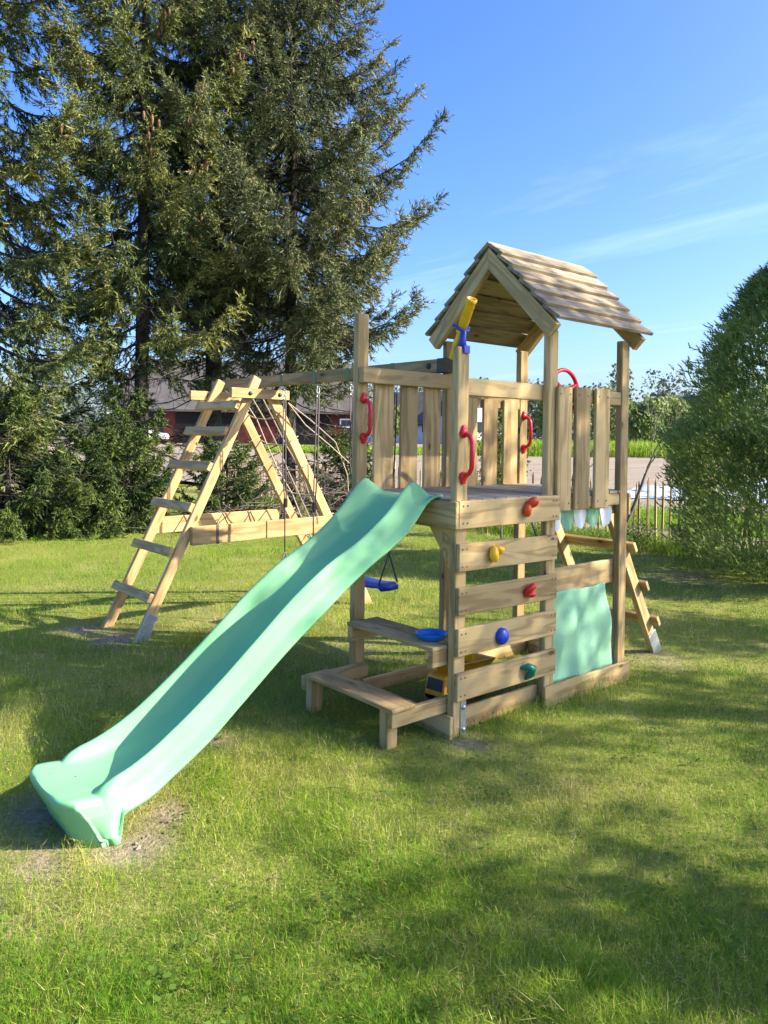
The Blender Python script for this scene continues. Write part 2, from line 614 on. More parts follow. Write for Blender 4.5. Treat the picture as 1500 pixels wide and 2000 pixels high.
xs = np.concatenate([np.linspace(-6, -3, 12)[:-1], np.linspace(-3, 3, 100)[:-1], np.linspace(3, 7.9, 30)])
ys = np.concatenate([np.linspace(-8, -2.5, 16)[:-1], np.linspace(-2.5, 4, 105)[:-1], np.linspace(4, 24, 60)])
lawn, LV = grid_obj('lawn', xs, ys, lawn_z, ground_mat())
sm = soil_mask(LV[:, 0], LV[:, 1])
at = lawn.data.attributes.new('soil', 'FLOAT', 'POINT')
at.data.foreach_set('value', sm.astype(np.float32))

def field_mat():
    m, n, l, out = new_mat('ploughed_soil')
    p = principled(n, l, out, 0.95, 0.1)
    tcx = n.new('ShaderNodeTexCoord')
    mpp = n.new('ShaderNodeMapping')
    mpp.inputs['Rotation'].default_value = (0, 0, 0.7)
    mpp.inputs['Scale'].default_value = (0.06, 1.6, 1)
    l.new(tcx.outputs['Object'], mpp.inputs[0])
    g = noise(n, l, mpp.outputs[0], 1.0, 5, 0.6)
    g2 = noise(n, l, tcx.outputs['Object'], 5, 6, 0.7)
    s = mix(n, l, 0.45, g.outputs['Fac'], g2.outputs['Fac'])
    r = ramp(n, [(0.3, (0.17, 0.138, 0.104)), (0.55, (0.26, 0.216, 0.168)), (0.75, (0.33, 0.278, 0.218))])
    l.new(s.outputs[0], r.inputs[0])
    l.new(r.outputs[0], p.inputs['Base Color'])
    b = bump(n, l, g2.outputs['Fac'], 0.8, 0.05)
    l.new(b.outputs[0], p.inputs['Normal'])
    return m
fx = np.concatenate([np.linspace(7.9, 12, 8)[:-1], np.linspace(12, 100, 45)])
fy = np.linspace(-30, 120, 60)
def fz(x, y):
    return -0.02 + field_z(x, y) + 0.05 * (vnoise(x * 0.6, y * 0.6, 8) - 0.5) * np.clip((x - 8.5), 0, 1)
field, _ = grid_obj('field', fx, fy, fz, field_mat())

M_FAR = plain('far_meadow', (0.10, 0.13, 0.045), 0.95, 0.1, 0, 0.35, 0.15)
gx = np.concatenate([np.linspace(-1200, -10, 12)[:-1], np.linspace(-10, 100, 23)[:-1], np.linspace(100, 1600, 16)])
gy = np.concatenate([np.linspace(-1200, -30, 12)[:-1], np.linspace(-30, 120, 31)[:-1], np.linspace(120, 1600, 16)])
def gz(x, y):
    return -0.10 + field_z(x, y) * (x > 6)
grid_obj('ground', gx, gy, gz, M_FAR)

# ------------------------------------------------------------------ play tower
T = thing('play_tower', (0.8, 0.42, 0), 'tall timber climbing tower with pitched plank roof and coloured climbing holds', 'climbing frame')
PW, PT = 0.085, 0.045          # post section along X and along Y
L1, L2, WY = 0.75, 0.75, 0.824
XB, XC, XD = 0.0, L1, L1 + L2
def post(x, y, ztop):
    return plank('post', (x + PW / 2, y + PT / 2, -0.12), (x + PW / 2, y + PT / 2, ztop), (1, 0, 0), PW, PT, W_TOWER, T, 0.005)
post(XB, 0, 1.998)
post(XB, WY, 2.26)
post(XC, 0, 2.165); post(XC, WY, 2.165)
post(XD, 0, 2.165); post(XD, WY, 2.165)

G = 0.0015
# deck beams
bx('deck_beam', (-0.001, 0.84), (-0.025, -G), (1.062, 1.206), W_TOWER, T)
bx('deck_beam', (-0.026, -G), (-0.024, 0.875), (1.062, 1.202), W_TOWER, T)
bx('deck_beam', (0.86, 1.58), (0.047, 0.071), (1.062, 1.19), W_TOWER, T)
bx('deck_beam', (0.09, 1.58), (WY - 0.025, WY - G), (1.062, 1.19), W_TOWER, T)
bx('deck_beam', (XD + PW + G, XD + PW + 0.025), (-0.01, 0.875), (1.05, 1.19), W_TOWER, T)
# deck planks, laid across
x = 0.004
while x < 1.58:
    w = min(0.093, 1.583 - x)
    bx('deck_plank', (x, x + w), (0.0 + random.uniform(0, .002), WY + 0.044), (1.192, 1.2095 + random.uniform(0, 0.0025)), W_DECK, T)
    x += 0.0985
# guard rails
bx('rail', (0.006, 0.752), (WY - 0.046, WY - G), (1.848, 1.941), W_TOWER, T)
bx('rail', (0.055, 0.845), (PT + G, PT + 0.046), (1.754, 1.846), W_TOWER, T)
bx('rail', (0.86, XD - 0.004), (WY + 0.0, WY + 0.044), (1.74, 1.832), W_TOWER, T)
bx('rail', (XC + PW + 0.004, XD - 0.004), (0.003, 0.044), (1.752, 1.836), W_TOWER, T)
# slats: swing side, two runs, and climbing side
for a, b_ in ((0.137, 0.293), (0.353, 0.497), (0.556, 0.702)):
    bx('slat', (a, b_), (WY + 0.001, WY + 0.021), (1.10, 1.856), W_TOWER, T)
for a, b_ in ((0.872, 1.03), (1.09, 1.236), (1.30, 1.452)):
    bx('slat', (a, b_), (WY - 0.022, WY - 0.001), (1.10, 1.80), W_TOWER, T)
for a, b_, zt in ((0.812, 0.946, 1.838), (0.986, 1.132, 1.842), (1.190, 1.338, 1.845)):
    bx('slat', (a, b_), (-0.023, 0.0 - G), (1.112, zt), W_TOWER, T)
bx('rail', (XC + PW + 0.004, XD - 0.004), (0.003, 0.044), (1.12, 1.19), W_TOWER, T)
# climbing boards
CB = []
for zb, zt, zbr, ztr in ((0.842, 0.989, 0.826, 0.987), (0.620, 0.760, 0.606, 0.755), (0.409, 0.549, 0.398, 0.546), (0.181, 0.318, 0.181, 0.313)):
    z0 = (zb + zt) / 2; z1 = (zbr + ztr) / 2
    CB.append(plank('climbing_board', (0.004, -0.0135, z0), (0.822, -0.0135, z1), (0, 0, 1), 0.142, 0.024, W_TOWER, T))
cross = bx('cross_board', (0.80, 1.585), (PT + G, PT + 0.026), (0.617, 0.765), W_TOWER, T)
# base boards round the sandpit
bx('base_board', (0.728, 1.60), (-0.026, -G), (-0.03, 0.108), W_TOWER, T)
bx('base_board', (0.086, 0.748), (PT + G, PT + 0.024), (-0.03, 0.106), W_TOWER, T)
bx('base_board', (-0.026, -G), (-0.006, 0.86), (-0.05, 0.10), W_TOWER, T)
bx('base_board', (0.06, 1.58), (WY - 0.025, WY - G), (-0.03, 0.078), W_TOWER, T)
bx('base_board', (XD + PW + G, XD + PW + 0.025), (0.0, 0.86), (-0.03, 0.10), W_TOWER, T)
# knee gusset under the front beam
V, F = [], []
for xx in (0.006, 0.028):
    V += [(xx, 0.046, 1.058), (xx, 0.20, 1.058), (xx, 0.155, 1.0), (xx, 0.085, 0.905), (xx, 0.046, 0.84)]
F = [tuple(range(5)), tuple(range(9, 4, -1))] + [(i, i + 5, (i + 1) % 5 + 5, (i + 1) % 5) for i in range(5)]
mesh_obj('gusset', V, F, W_TOWER, T)
# steel post anchors
def anchor(name, x0, x1, y, z0, z1, parent):
    a = bx(name, (x0, x1), (y - 0.004, y), (z0, z1), M_ZINC, parent, 0.001)
    for zz_ in (z0 + 0.05, z1 - 0.045):
        lathe('bolt', [(0.0, 0.011), (0.006, 0.010), (0.009, 0.006), (0.012, 0.005), (0.012, 0.0)], ((x0 + x1) / 2, y - 0.004, zz_), (0, -1, 0), M_ZINC, a, 10)
    return a
anchor('post_anchor', 0.052, 0.094, -0.001, -0.03, 0.18, T)
anchor('post_anchor', 1.02, 1.06, WY - 0.027, -0.03, 0.22, T)

# table and bench at the foot of the slide side
bx('table_plank', (-0.104, 0.008), (0.050, 0.762), (0.436, 0.4565), W_TOWER, T)
bx('table_plank', (0.012, 0.126), (0.052, 0.757), (0.436, 0.4560), W_TOWER, T)
bx('table_bracket', (-0.10, 0.118), (0.716, 0.758), (0.352, 0.4345), W_TOWER, T)
bx('table_bracket', (-0.10, 0.118), (0.052, 0.092), (0.352, 0.4345), W_TOWER, T)
bx('bench_plank', (-0.388, -0.232), (0.030, 0.768), (0.187, 0.207), W_TOWER, T)
bx('bench_rail', (-0.375, 0.082), (0.0 - 0.0 + 0.047, 0.083), (0.108, 0.1855), W_TOWER, T)
bx('bench_rail', (-0.375, 0.082), (0.780, 0.8225), (0.104, 0.182), W_TOWER, T)
for y0 in (0.085, 0.716):
    bx('bench_leg', (-0.372, -0.302), (y0, y0 + 0.062), (-0.12, 0.1855), W_TOWER, T)

SCREW = None
def screw(parent, pos, axis):
    global SCREW
    ax = Vector(axis).normalized()
    m_ = Matrix.Translation(pos) @ ax.to_track_quat('Z', 'Y').to_matrix().to_4x4()
    if SCREW is None:
        V, F = lathe_geo([(0.0055, 0.0), (0.005, 0.0018), (0.0022, 0.0018), (0.0, 0.0006)], (0, 0, 0), (0, 0, 1), 8)
        SCREW = mesh_obj('screw', V, F, M_SCREW, parent, m_)
    else:
        c = SCREW.copy(); COL.objects.link(c); c.parent = None; place(c, parent, m_)
for q in CB + [o for o in T.children if o.name == 'deck_beam']:
    w_ = wm(q).translation
    for xx in (0.028, 0.060, 0.775, 0.805):
        for dz in (-0.045, 0.045):
            screw(q, (xx, -0.0258, w_.z + dz + (xx - .41) * -0.004), (0, -1, 0))
for q in [o for o in T.children if o.name.startswith('slat')]:
    w_ = wm(q).translation
    yy = w_.y - 0.0116 if w_.y < 0.2 else w_.y - 0.0112
    for dx in (-0.045, 0.045):
        for zz in (1.155, 1.795) if w_.y < .2 else (1.15,):
            screw(q, (w_.x + dx, yy, zz), (0, -1, 0))

# access ladder at the back
def on_ladder(z):
    return 2.32 - (2.32 - 1.655) * z / 1.15
for yy in (0.19, 0.70):
    plank('ladder_rail', (on_ladder(-0.08), yy + 0.022, -0.08), (on_ladder(1.12), yy + 0.022, 1.12), (1, 0, 0.58), 0.085, 0.042, W_TOWER, T)
for z in (0.24, 0.51, 0.795):
    xx = on_ladder(z) + 0.058
    plank('ladder_rung', (xx, 0.135, z), (xx, 0.80, z), (1, 0, 0.58), 0.03, 0.075, W_TOWER, T)
V, F = bevel_box(0.10, 0.006, 0.2, 0.001)
mesh_obj('ladder_anchor', V, F, M_ZINC, T, Matrix.Translation((on_ladder(0.06), 0.186, 0.06)) @ Matrix.Rotation(-0.53, 4, 'Y'))

# roof: gable boards, battens, overlapping planks
RY, RZ = 0.4345, 2.70
EY, EZ = 0.515, 2.185           # half span and eave height
sl = Vector((0, EY, -(RZ - EZ))).normalized()
for xx in (0.722, 1.610):
    for s in (-1, 1):
        d = Vector((0, s * sl.y, sl.z)); nrm = Vector((0, s * -sl.z, sl.y))
        top = Vector((xx + (0.001 if s > 0 else 0), RY, RZ)) - nrm * 0.048 + d * (0.046)
        bot = Vector((xx + (0.001 if s > 0 else 0), RY, RZ)) - nrm * 0.048 + d * 0.735
        # mitred board
        hw, th = 0.046, 0.022
        c0 = [top + nrm * hw - d * hw, top - nrm * hw + d * hw * 1.0, bot - nrm * hw, bot + nrm * hw]
        V = [p + Vector((-th, 0, 0)) for p in c0] + [p + Vector((th, 0, 0)) for p in c0]
        F = [(0, 1, 2, 3), (7, 6, 5, 4)] + [(i, i + 4, (i + 1) % 4 + 4, (i + 1) % 4) for i in range(4)]
        c = sum((Vector(v) for v in V), Vector()) / 8
        x_ = d; y_ = nrm; z_ = x_.cross(y_)
        m = Matrix(((x_.x, y_.x, z_.x, c.x), (x_.y, y_.y, z_.y, c.y), (x_.z, y_.z, z_.z, c.z), (0, 0, 0, 1)))
        mi = m.inverted()
        o = mesh_obj('rafter', [mi @ Vector(v) for v in V], F, W_TOWER, T, m)
        for q, hh in ((0.60, 0.02), (0.60, -0.02)):
            pp = Vector((xx - th - 0.003, RY, RZ)) - nrm * (0.048 + hh) + d * (q + hh * 0.2)
            if xx < 1:
                lathe('screw', [(0.0, 0.003), (0.005, 0.0025), (0.006, 0.0)], pp, (-1, 0, 0), M_ZINC, o, 8)
# ridge board under the planks
bx('ridge_board', (0.747, 1.586), (RY - 0.011, RY + 0.011), (2.54, 2.63), W_ROOF, T)
NPL = 6
for s in (-1, 1):
    d = Vector((0, s * sl.y, sl.z)); nrm = Vector((0, s * -sl.z, sl.y))
    for k in range(NPL):
        a = 0.725 - k * 0.1215            # lower edge distance from ridge
        bq = a - 0.142
        lo = Vector((0, RY, RZ)) + d * a + nrm * 0.037
        hi = Vector((0, RY, RZ)) + d * bq + nrm * 0.012
        mid = (lo + hi) / 2
        x0 = 0.690 + random.uniform(-0.004, 0.004); x1 = 1.688 + random.uniform(-0.006, 0.006)
        plank('roof_plank', (x0, mid.y, mid.z), (x1, mid.y, mid.z), (hi - lo), 0.146, 0.022, W_ROOF, T, 0.003)

# red grab handles on the posts
def handle(x, y, z0, z1):
    d = 0.062
    zc = (z0 + z1) / 2
    pts = [(x, y - 0.012, z1), (x, y - 0.03, z1 - 0.002), (x, y - 0.048, z1 - 0.012), (x, y - d, z1 - 0.035), (x, y - d - 0.003, zc),
           (x, y - d, z0 + 0.035), (x, y - 0.048, z0 + 0.012), (x, y - 0.03, z0 + 0.002), (x, y - 0.012, z0)]
    parts = [tube_geo(pts, [0.014, 0.0125, 0.0125, 0.013, 0.013, 0.013, 0.0125, 0.0125, 0.014], 10)]
    for zz_, s in ((z1, 1), (z0, -1)):
        parts.append(lathe_geo([(0.027, 0.0), (0.027, 0.009), (0.022, 0.016), (0.012, 0.02), (0.0, 0.021)], (x, y - 0.001, zz_ + s * 0.008), (0, -1, 0), 14))
        parts.append(lathe_geo([(0.018, 0.0), (0.018, 0.008), (0.012, 0.013), (0.0, 0.014)], (x, y - 0.001, zz_ + s * 0.030), (0, -1, 0), 12))
    V, F = join_geo(parts)
    return mesh_obj('grab_handle', V, F, M_RED, T, None, True)
handle(0.044, 0.0, 1.338, 1.548)
handle(0.050, WY, 1.534, 1.744)
handle(1.542, WY, 1.474, 1.686)

# climbing holds
def hold(board, geo, mat, label):
    V, F = geo
    o = mesh_obj('climbing_hold', V, F, mat, board, None, True)
    o['label'] = label
    return o
def arc(cx, cz, r, a0, a1, n, y0, y1):
    out = []
    for i in range(n):
        t = i / (n - 1); a = math.radians(a0 + (a1 - a0) * t)
        out.append((cx + r * math.cos(a), y0 + (y1 - y0) * math.sin(math.pi * t), cz + r * math.sin(a)))
    return out
YB = -0.030
beamB = [o for o in T.children if o.name.startswith('deck_beam')][0]
cx, cz = 0.545, 1.150
hold(beamB, join_geo([sausage(arc(cx + 0.014, cz + 0.022, 0.018, 215, -60, 9, YB, YB - 0.03), [0.014, 0.019, 0.021, 0.022, 0.022, 0.021, 0.019, 0.017, 0.013]),
                      sausage(arc(cx - 0.012, cz - 0.014, 0.022, 60, 290, 9, YB, YB - 0.02), [0.014, 0.018, 0.02, 0.021, 0.022, 0.021, 0.02, 0.017, 0.013])]), M_ORANGE, 'orange red double lobed climbing hold')
cx, cz = 0.258, 0.920
hold(CB[0], join_geo([sausage(arc(cx, cz, 0.026, 75, 300, 10, YB, YB - 0.028), [0.014, 0.019, 0.022, 0.024, 0.025, 0.025, 0.024, 0.022, 0.018, 0.012]),
                      sausage([(cx - 0.01, YB, cz + 0.026), (cx + 0.012, YB - 0.025, cz + 0.027), (cx + 0.032, YB - 0.03, cz + 0.020), (cx + 0.036, YB - 0.02, cz + 0.004)], [0.016, 0.02, 0.018, 0.011])]), M_YEL, 'yellow scooped climbing hold')
cx, cz = 0.560, 0.688
hold(CB[1], join_geo([sausage([(cx - 0.03, YB, cz - 0.02), (cx - 0.028, YB - 0.02, cz + 0.008), (cx - 0.006, YB - 0.032, cz + 0.026), (cx + 0.03, YB - 0.02, cz + 0.026)], [0.015, 0.02, 0.019, 0.012]),
                      sausage([(cx - 0.03, YB, cz - 0.018), (cx - 0.004, YB - 0.025, cz - 0.018), (cx + 0.02, YB - 0.015, cz - 0.024), (cx + 0.024, YB, cz - 0.01)], [0.015, 0.018, 0.017, 0.011])]), M_RED, 'red hooked climbing hold')
cx, cz = 0.334, 0.468
hold(CB[2], lathe_geo([(0.046, 0.0), (0.047, 0.008), (0.043, 0.020), (0.033, 0.030), (0.018, 0.036), (0.0, 0.038)], (cx, YB + 0.004, cz), (0, -1, 0), 18), M_BLUE, 'blue oval climbing hold')
cx, cz = 0.548, 0.242
hold(CB[3], sausage([(cx - 0.038, YB, cz + 0.022), (cx - 0.014, YB - 0.025, cz + 0.030), (cx + 0.012, YB - 0.032, cz + 0.016), (cx + 0.014, YB - 0.025, cz - 0.014), (cx + 0.002, YB, cz - 0.042)], [0.012, 0.020, 0.027, 0.023, 0.011]), M_GREEN, 'dark green comma shaped climbing hold')

# yellow telescope in a blue fork on the near post
tax = Vector((-0.127, -0.50, 0.80)).normalized()
tc0 = Vector((0.040, 0.020, 2.085))
tel = lathe('telescope', [(0.0, -0.165), (0.017, -0.165), (0.019, -0.16), (0.019, -0.10), (0.023, -0.095), (0.023, -0.06), (0.0185, -0.055), (0.0185, -0.02), (0.026, -0.012), (0.0265, 0.155), (0.029, 0.158), (0.029, 0.175), (0.023, 0.175), (0.0215, 0.12), (0.0, 0.118)], tc0, tax, M_YEL, T, 24)
fu = Vector((0.85, -0.5, 0)); fu = (fu - tax * fu.dot(tax)).normalized(); fv = tax.cross(fu)
if fv.z > 0: fv = -fv
fc = tc0 + tax * 0.012
fork = join_geo([tube_geo([(0.043, 0.014, 1.985), (0.043, 0.016, 2.03), fc + fv * 0.034], [0.024, 0.020, 0.014], 10),
                 tube_geo([fc + fu * 0.034 * math.cos(a) + fv * 0.034 * math.sin(a) for a in [math.radians(q) for q in range(-25, 206, 15)]] , 0.0075, 8),
                 tube_geo([fc + fu * 0.034 * math.cos(-.44) + fv * 0.034 * math.sin(-.44), fc + fu * 0.046 - fv * 0.022], 0.0075, 8),
                 tube_geo([fc - fu * 0.034 * math.cos(-.44) + fv * 0.034 * math.sin(-.44), fc - fu * 0.046 - fv * 0.022], 0.0075, 8)])
mesh_obj('telescope_fork', *fork, M_BLUE, T, None, True)
bx('telescope_clamp', (0.030, 0.075), (-0.012, -0.001), (1.965, 2.005), M_BLUE, T, 0.003)

# red steering wheel inside the railing
wc = Vector((0.992, 0.075, 1.812))
rim = tube_geo([wc + Vector((math.cos(a), 0, math.sin(a))) * 0.137 for a in np.linspace(0, 2 * math.pi, 33)], 0.0125, 8, False)
spk = [tube_geo([wc + Vector((0, 0.006, 0)), wc + Vector((math.cos(a), 0, math.sin(a))) * 0.134], [0.02, 0.013], 8) for a in (0.4, 2.5, 4.7)]
hub = lathe_geo([(0.035, -0.05), (0.035, 0.0), (0.03, 0.015), (0.0, 0.018)], wc, (0, 1, 0), 14)
V, F = join_geo([rim] + spk + [hub])
mesh_obj('steering_wheel', V, F, M_RED, T, None, True)

# ------------------------------------------------------------------ slide
def interp(xq, pts):
    p = np.array(sorted(pts)); return float(np.interp(xq, p[:, 0], p[:, 1]))
def smooth_curve(pts, n):
    """Catmull-Rom through (x, z) points"""
    P = np.array(pts, float)
    P = np.vstack([2 * P[0] - P[1], P, 2 * P[-1] - P[-2]])
    out = []
    m_ = len(P) - 3
    for i in range(n):
        t = i / (n - 1) * m_
        k = min(int(t), m_ - 1); t -= k
        a, b, c, d = P[k:k + 4]
        out.append(0.5 * ((2 * b) + (-a + c) * t + (2 * a - 5 * b + 4 * c - d) * t * t + (-a + 3 * b - 3 * c + d) * t ** 3))
    return np.array(out)
Tp = smooth_curve([(0.03, 1.222), (-0.02, 1.226), (-0.075, 1.262), (-0.145, 1.298), (-0.225, 1.245), (-0.33, 1.135), (-0.50, 1.005), (-0.70, 0.895), (-0.88, 0.775), (-1.08, 0.612), (-1.28, 0.452), (-1.48, 0.312), (-1.62, 0.245), (-1.72, 0.218), (-1.775, 0.212), (-1.80, 0.185)], 200)
Sp = smooth_curve([(0.03, 1.212), (-0.02, 1.212), (-0.09, 1.178), (-0.21, 1.055), (-0.34, 0.965), (-0.46, 0.895), (-0.72, 0.715), (-0.94, 0.562), (-1.17, 0.382), (-1.335, 0.255), (-1.55, 0.130), (-1.66, 0.098), (-1.715, 0.088)], 200)
Bp = smooth_curve([(0.03, 1.218), (-0.03, 1.217), (-0.10, 1.200), (-0.20, 1.115), (-0.34, 0.995), (-0.46, 0.925), (-0.70, 0.775), (-0.92, 0.600), (-1.12, 0.440), (-1.30, 0.310), (-1.48, 0.210), (-1.62, 0.172), (-1.75, 0.170), (-1.86, 0.180), (-1.92, 0.183)], 200)
def cv(C, x):
    o = np.argsort(C[:, 0]); return float(np.interp(x, C[o, 0], C[o, 1]))
stations = list(np.linspace(0.03, -1.695, 70)) + list(np.linspace(-1.701, -1.735, 8)) + list(np.linspace(-1.742, -1.90, 28))
rings = []
def section(x, yc, T_, S_, B_, sc_=1.0, foot=0.0):
    T_ = max(T_, B_ + 0.003); S_ = min(S_, B_ - 0.004)
    h = T_ - B_
    pts = [(-0.246, S_), (-0.247, S_ + 0.014), (-0.236, S_ + 0.018), (-0.233, S_ + 0.25 * (T_ - S_) ), (-0.219, S_ + 0.275 * (T_ - S_)), (-0.213, S_ + 0.65 * (T_ - S_)), (-0.206, T_ - 0.12 * h - 0.004), (-0.199, T_ - 0.001), (-0.190, T_), (-0.180, T_ - 0.06 * h),
           (-0.172, B_ + 0.62 * h), (-0.163, B_ + 0.30 * h), (-0.150, B_ + 0.09 * h), (-0.132, B_ + 0.012 * h), (-0.105, B_ - 0.001), (-0.05, B_ - 0.005), (0.0, B_ - 0.006)]
    if foot > 0:
        for k_, y_ in ((3, -0.2345), (4, -0.2335), (5, -0.229), (6, -0.220)):
            pts[k_] = (pts[k_][0] + (y_ - pts[k_][0]) * foot, pts[k_][1])
        for k_, q_ in enumerate(((-0.241, -0.02), (-0.241, 0.012), (-0.234, 0.018))):
            pts[k_] = (pts[k_][0] + (q_[0] - pts[k_][0]) * foot, pts[k_][1] + (q_[1] - pts[k_][1]) * foot)
    full = pts + [(-a, z) for a, z in reversed(pts[:-1])]
    nb_ = min(1.0, max(0.0, (-x - 0.25) / 0.35)) * min(1.0, max(0.0, (1.78 + x) / 0.30))
    kn = 1 - 0.125 * nb_                                     # the near side runs a little closer in
    return [(x, yc + a * sc_ * (kn if a < 0 else 1.0), z + (0.014 * nb_ if -0.21 < a < -0.17 else 0.0)) for a, z in full]
def ycen(x):
    return 0.372 + (0.302 - 0.372) * min(1, max(0, -x / 1.8))
for x in stations:
    S_ = cv(Sp, x)
    B_ = cv(Bp, x)
    T_ = cv(Tp, x) if x > -1.80 else B_
    if -1.80 < x < -1.70:
        t = (-1.70 - x) / 0.10
        T_ = B_ + (T_ - B_) * (1 - t ** 2.2)
    rings.append(section(x, ycen(x), T_, S_, B_, 1.0, min(1.0, max(0.0, (-1.700 - x) / 0.028)) ** 0.6))
X0, XL, WS, RC = -1.68, -1.905, 0.246, 0.105
def end_plan(p):
    """draw the last part of the chute into a rounded shelf whose front slopes back to the ground"""
    x, y, z = p
    if x >= X0:
        return p
    yc = ycen(x)
    e = max(0.0, abs(y - yc) - (WS - RC))
    d = (X0 - XL) - RC + math.sqrt(max(0.0, RC * RC - min(e, RC) ** 2))
    w = (X0 - x) / (X0 - XL)
    t = min(1.0, max(0.0, z / 0.17)) ** 0.9
    k = max(0.0, w) ** 1.5
    xx = X0 - d * w + 0.095 * (1 - t) * k
    yy = yc + (y - yc) * (1 - 0.10 * (1 - t) * k)
    return (xx, yy, z)
yE = ycen(XL)
last = section(XL, yE, 0.18, 0.088, 0.182, 1.0, 1.0)
rings = [[end_plan(p) for p in r_] for r_ in rings if r_[0][0] > XL + 0.001]
for zc in (0.182, 0.1805, 0.177, 0.172, 0.165, 0.156, 0.145, 0.13, 0.105, 0.08, 0.055, 0.034, 0.028, 0.024, -0.02):
    ring = []
    for p in last:
        z = min(p[2], zc)
        q = end_plan((p[0], p[1], z))
        u_ = min(1.0, max(0.0, (0.182 - z) / 0.050))
        bulge = 0.024 * math.sqrt(1 - (1 - u_) ** 2) + (0.005 if z <= 0.0285 else 0.0)
        e = max(0.0, abs(p[1] - yE) - (WS - RC)) / RC
        ring.append((q[0] - bulge * (1 - 0.8 * min(1, e)), q[1], z))
    rings.append(ring)
npt = len(rings[0])
V = [p for r_ in rings for p in r_]
F = []
for i in range(len(rings) - 1):
    for k in range(npt - 1):
        F.append((i * npt + k, i * npt + k + 1, (i + 1) * npt + k + 1, (i + 1) * npt + k))
slide_e = thing('slide', (-0.9, 0.34, 0), 'long wavy mint green plastic slide running down from the tower to the lawn', 'slide')
sl_o = mesh_obj('slide_chute', V, F, M_MINT, slide_e, None, True)
md = sl_o.modifiers.new('thickness', 'SOLIDIFY'); md.thickness = 0.007; md.offset = -1
for (sx, sy, sz) in ((0.012, 0.26, 1.2165), (0.012, 0.48, 1.2165), (-1.86, 0.40, 0.180), (-1.78, 0.34, 0.170), (-1.27, 0.33, 0.325)):
    lathe('drain_screw', [(0.0, 0.002), (0.0028, 0.001), (0.0035, -0.004)], (sx, sy, sz - 0.002), (0, 0, 1), M_BLACK, slide_e, 8)

# ------------------------------------------------------------------ swing frame
S = thing('swing_set', (0.58, 2.6, 0), 'pale timber swing beam carried by a ladder sided A-frame', 'swing set')
def beam_x(y):
    return 0.700 + (0.585 - 0.700) * (y - 0.76) / (3.6 - 0.76)
beam = plank('swing_beam', (beam_x(0.755), 0.755, 1.997), (beam_x(3.66), 3.66, 1.975), (0, 0, 1), 0.088, 0.075, W_TOWER, S, 0.006)
V, F = bevel_box(0.082, 0.085, 0.094, 0.004)
mesh_obj('beam_end_cap', V, F, plain('wet_end_grain', (0.10, 0.09, 0.07), 0.8, 0.1), S, Matrix.Translation((beam_x(0.79), 0.79, 1.9967)))
lathe('cap_nut', [(0.020, 0.0), (0.020, 0.006), (0.014, 0.014), (0.0, 0.016)], (beam_x(0.90) - 0.038, 0.90, 1.997), (-1, 0, 0), M_DGREEN, S, 12)
LX = lambda z: -0.51 + 0.485 * z
for yy in (2.70, 3.30):
    plank('ladder_rail', (LX(-0.08), yy + 0.0225, -0.08), (LX(2.0), yy + 0.0225, 2.0), (1, 0, -0.485), 0.075, 0.045, W_SWING, S, 0.005)
for z in (0.275, 0.605, 0.935, 1.25, 1.53, 1.745):
    xx = LX(z) - 0.056
    plank('ladder_rung', (xx, 2.705, z + 0.027), (xx, 3.405, z + 0.027), (1, 0, -0.485), 0.034, 0.072, W_SWING, S)
NX = lambda z: 1.665 - 0.573 * z
for yy in (2.70, 3.30):
    plank('net_leg', (NX(-0.08), yy + 0.0225, -0.08), (NX(1.86), yy + 0.0225, 1.86), (1, 0, 0.573), 0.085, 0.045, W_SWING, S, 0.005)
for yy in (2.672, 3.3725):
    cb_ = bx('cross_tie', (0.19, 0.735), (yy - 0.0215, yy + 0.0215), (1.825, 1.905), W_SWING, S)
    for xx in (0.36, 0.64):
        lathe('bolt', [(0.017, 0.0), (0.017, 0.006), (0.011, 0.011), (0.0, 0.012)], (xx, yy - 0.0215, 1.866), (0, -1, 0), M_DGREEN, cb_, 10)
plank('brace', (-0.13, 2.676, 0.748), (1.225, 2.676, 0.765), (0, 0, 1), 0.142, 0.043, W_SWING, S)
plank('brace', (-0.14, 3.3685, 0.764), (1.10, 3.3685, 0.775), (0, 0, 1), 0.135, 0.043, W_SWING, S)
V, F = bevel_box(0.09, 0.006, 0.22, 0.001)
mesh_obj('leg_anchor', V, F, M_ZINC, S, Matrix.Translation((LX(0.08) + 0.005, 2.694, 0.08)) @ Matrix.Rotation(0.45, 4, 'Y'))
# climbing net strung between the far legs
net = []
rows = np.linspace(0.15, 1.72, 8)
for z in rows:
    p0 = Vector((NX(z) + 0.05, 2.70, z)); p1 = Vector((NX(z) + 0.05, 3.345, z))
    mid = (p0 + p1) / 2 + Vector((random.uniform(-.03, .03), 0, -0.05))
    net.append(tube_geo([p0, p0.lerp(mid, .5) + Vector((0, 0, -.018)), mid, mid.lerp(p1, .5) + Vector((0, 0, -.018)), p1], 0.0065, 5))
    for yy in (2.70, 3.30):          # lashings round the legs
        c = Vector((NX(z), yy + 0.0225, z))
        net.append(tube_geo([c + Vector((-.047, -.026, -.02)), c + Vector((.047, -.027, .03)), c + Vector((.05, .026, .03)), c + Vector((-.048, .027, -.02)), c + Vector((-.047, -.026, -.02))], 0.006, 5))
for yy in (2.86, 3.02, 3.18):
    pts = [(NX(z) + 0.05 + random.uniform(-.02, .02), yy + random.uniform(-.03, .03), z - 0.05) for z in rows]
    net.append(tube_geo(pts + [(NX(1.85), yy, 1.84)], 0.0065, 5))
V, F = join_geo(net)
mesh_obj('climbing_net', V, F, M_NET, S)
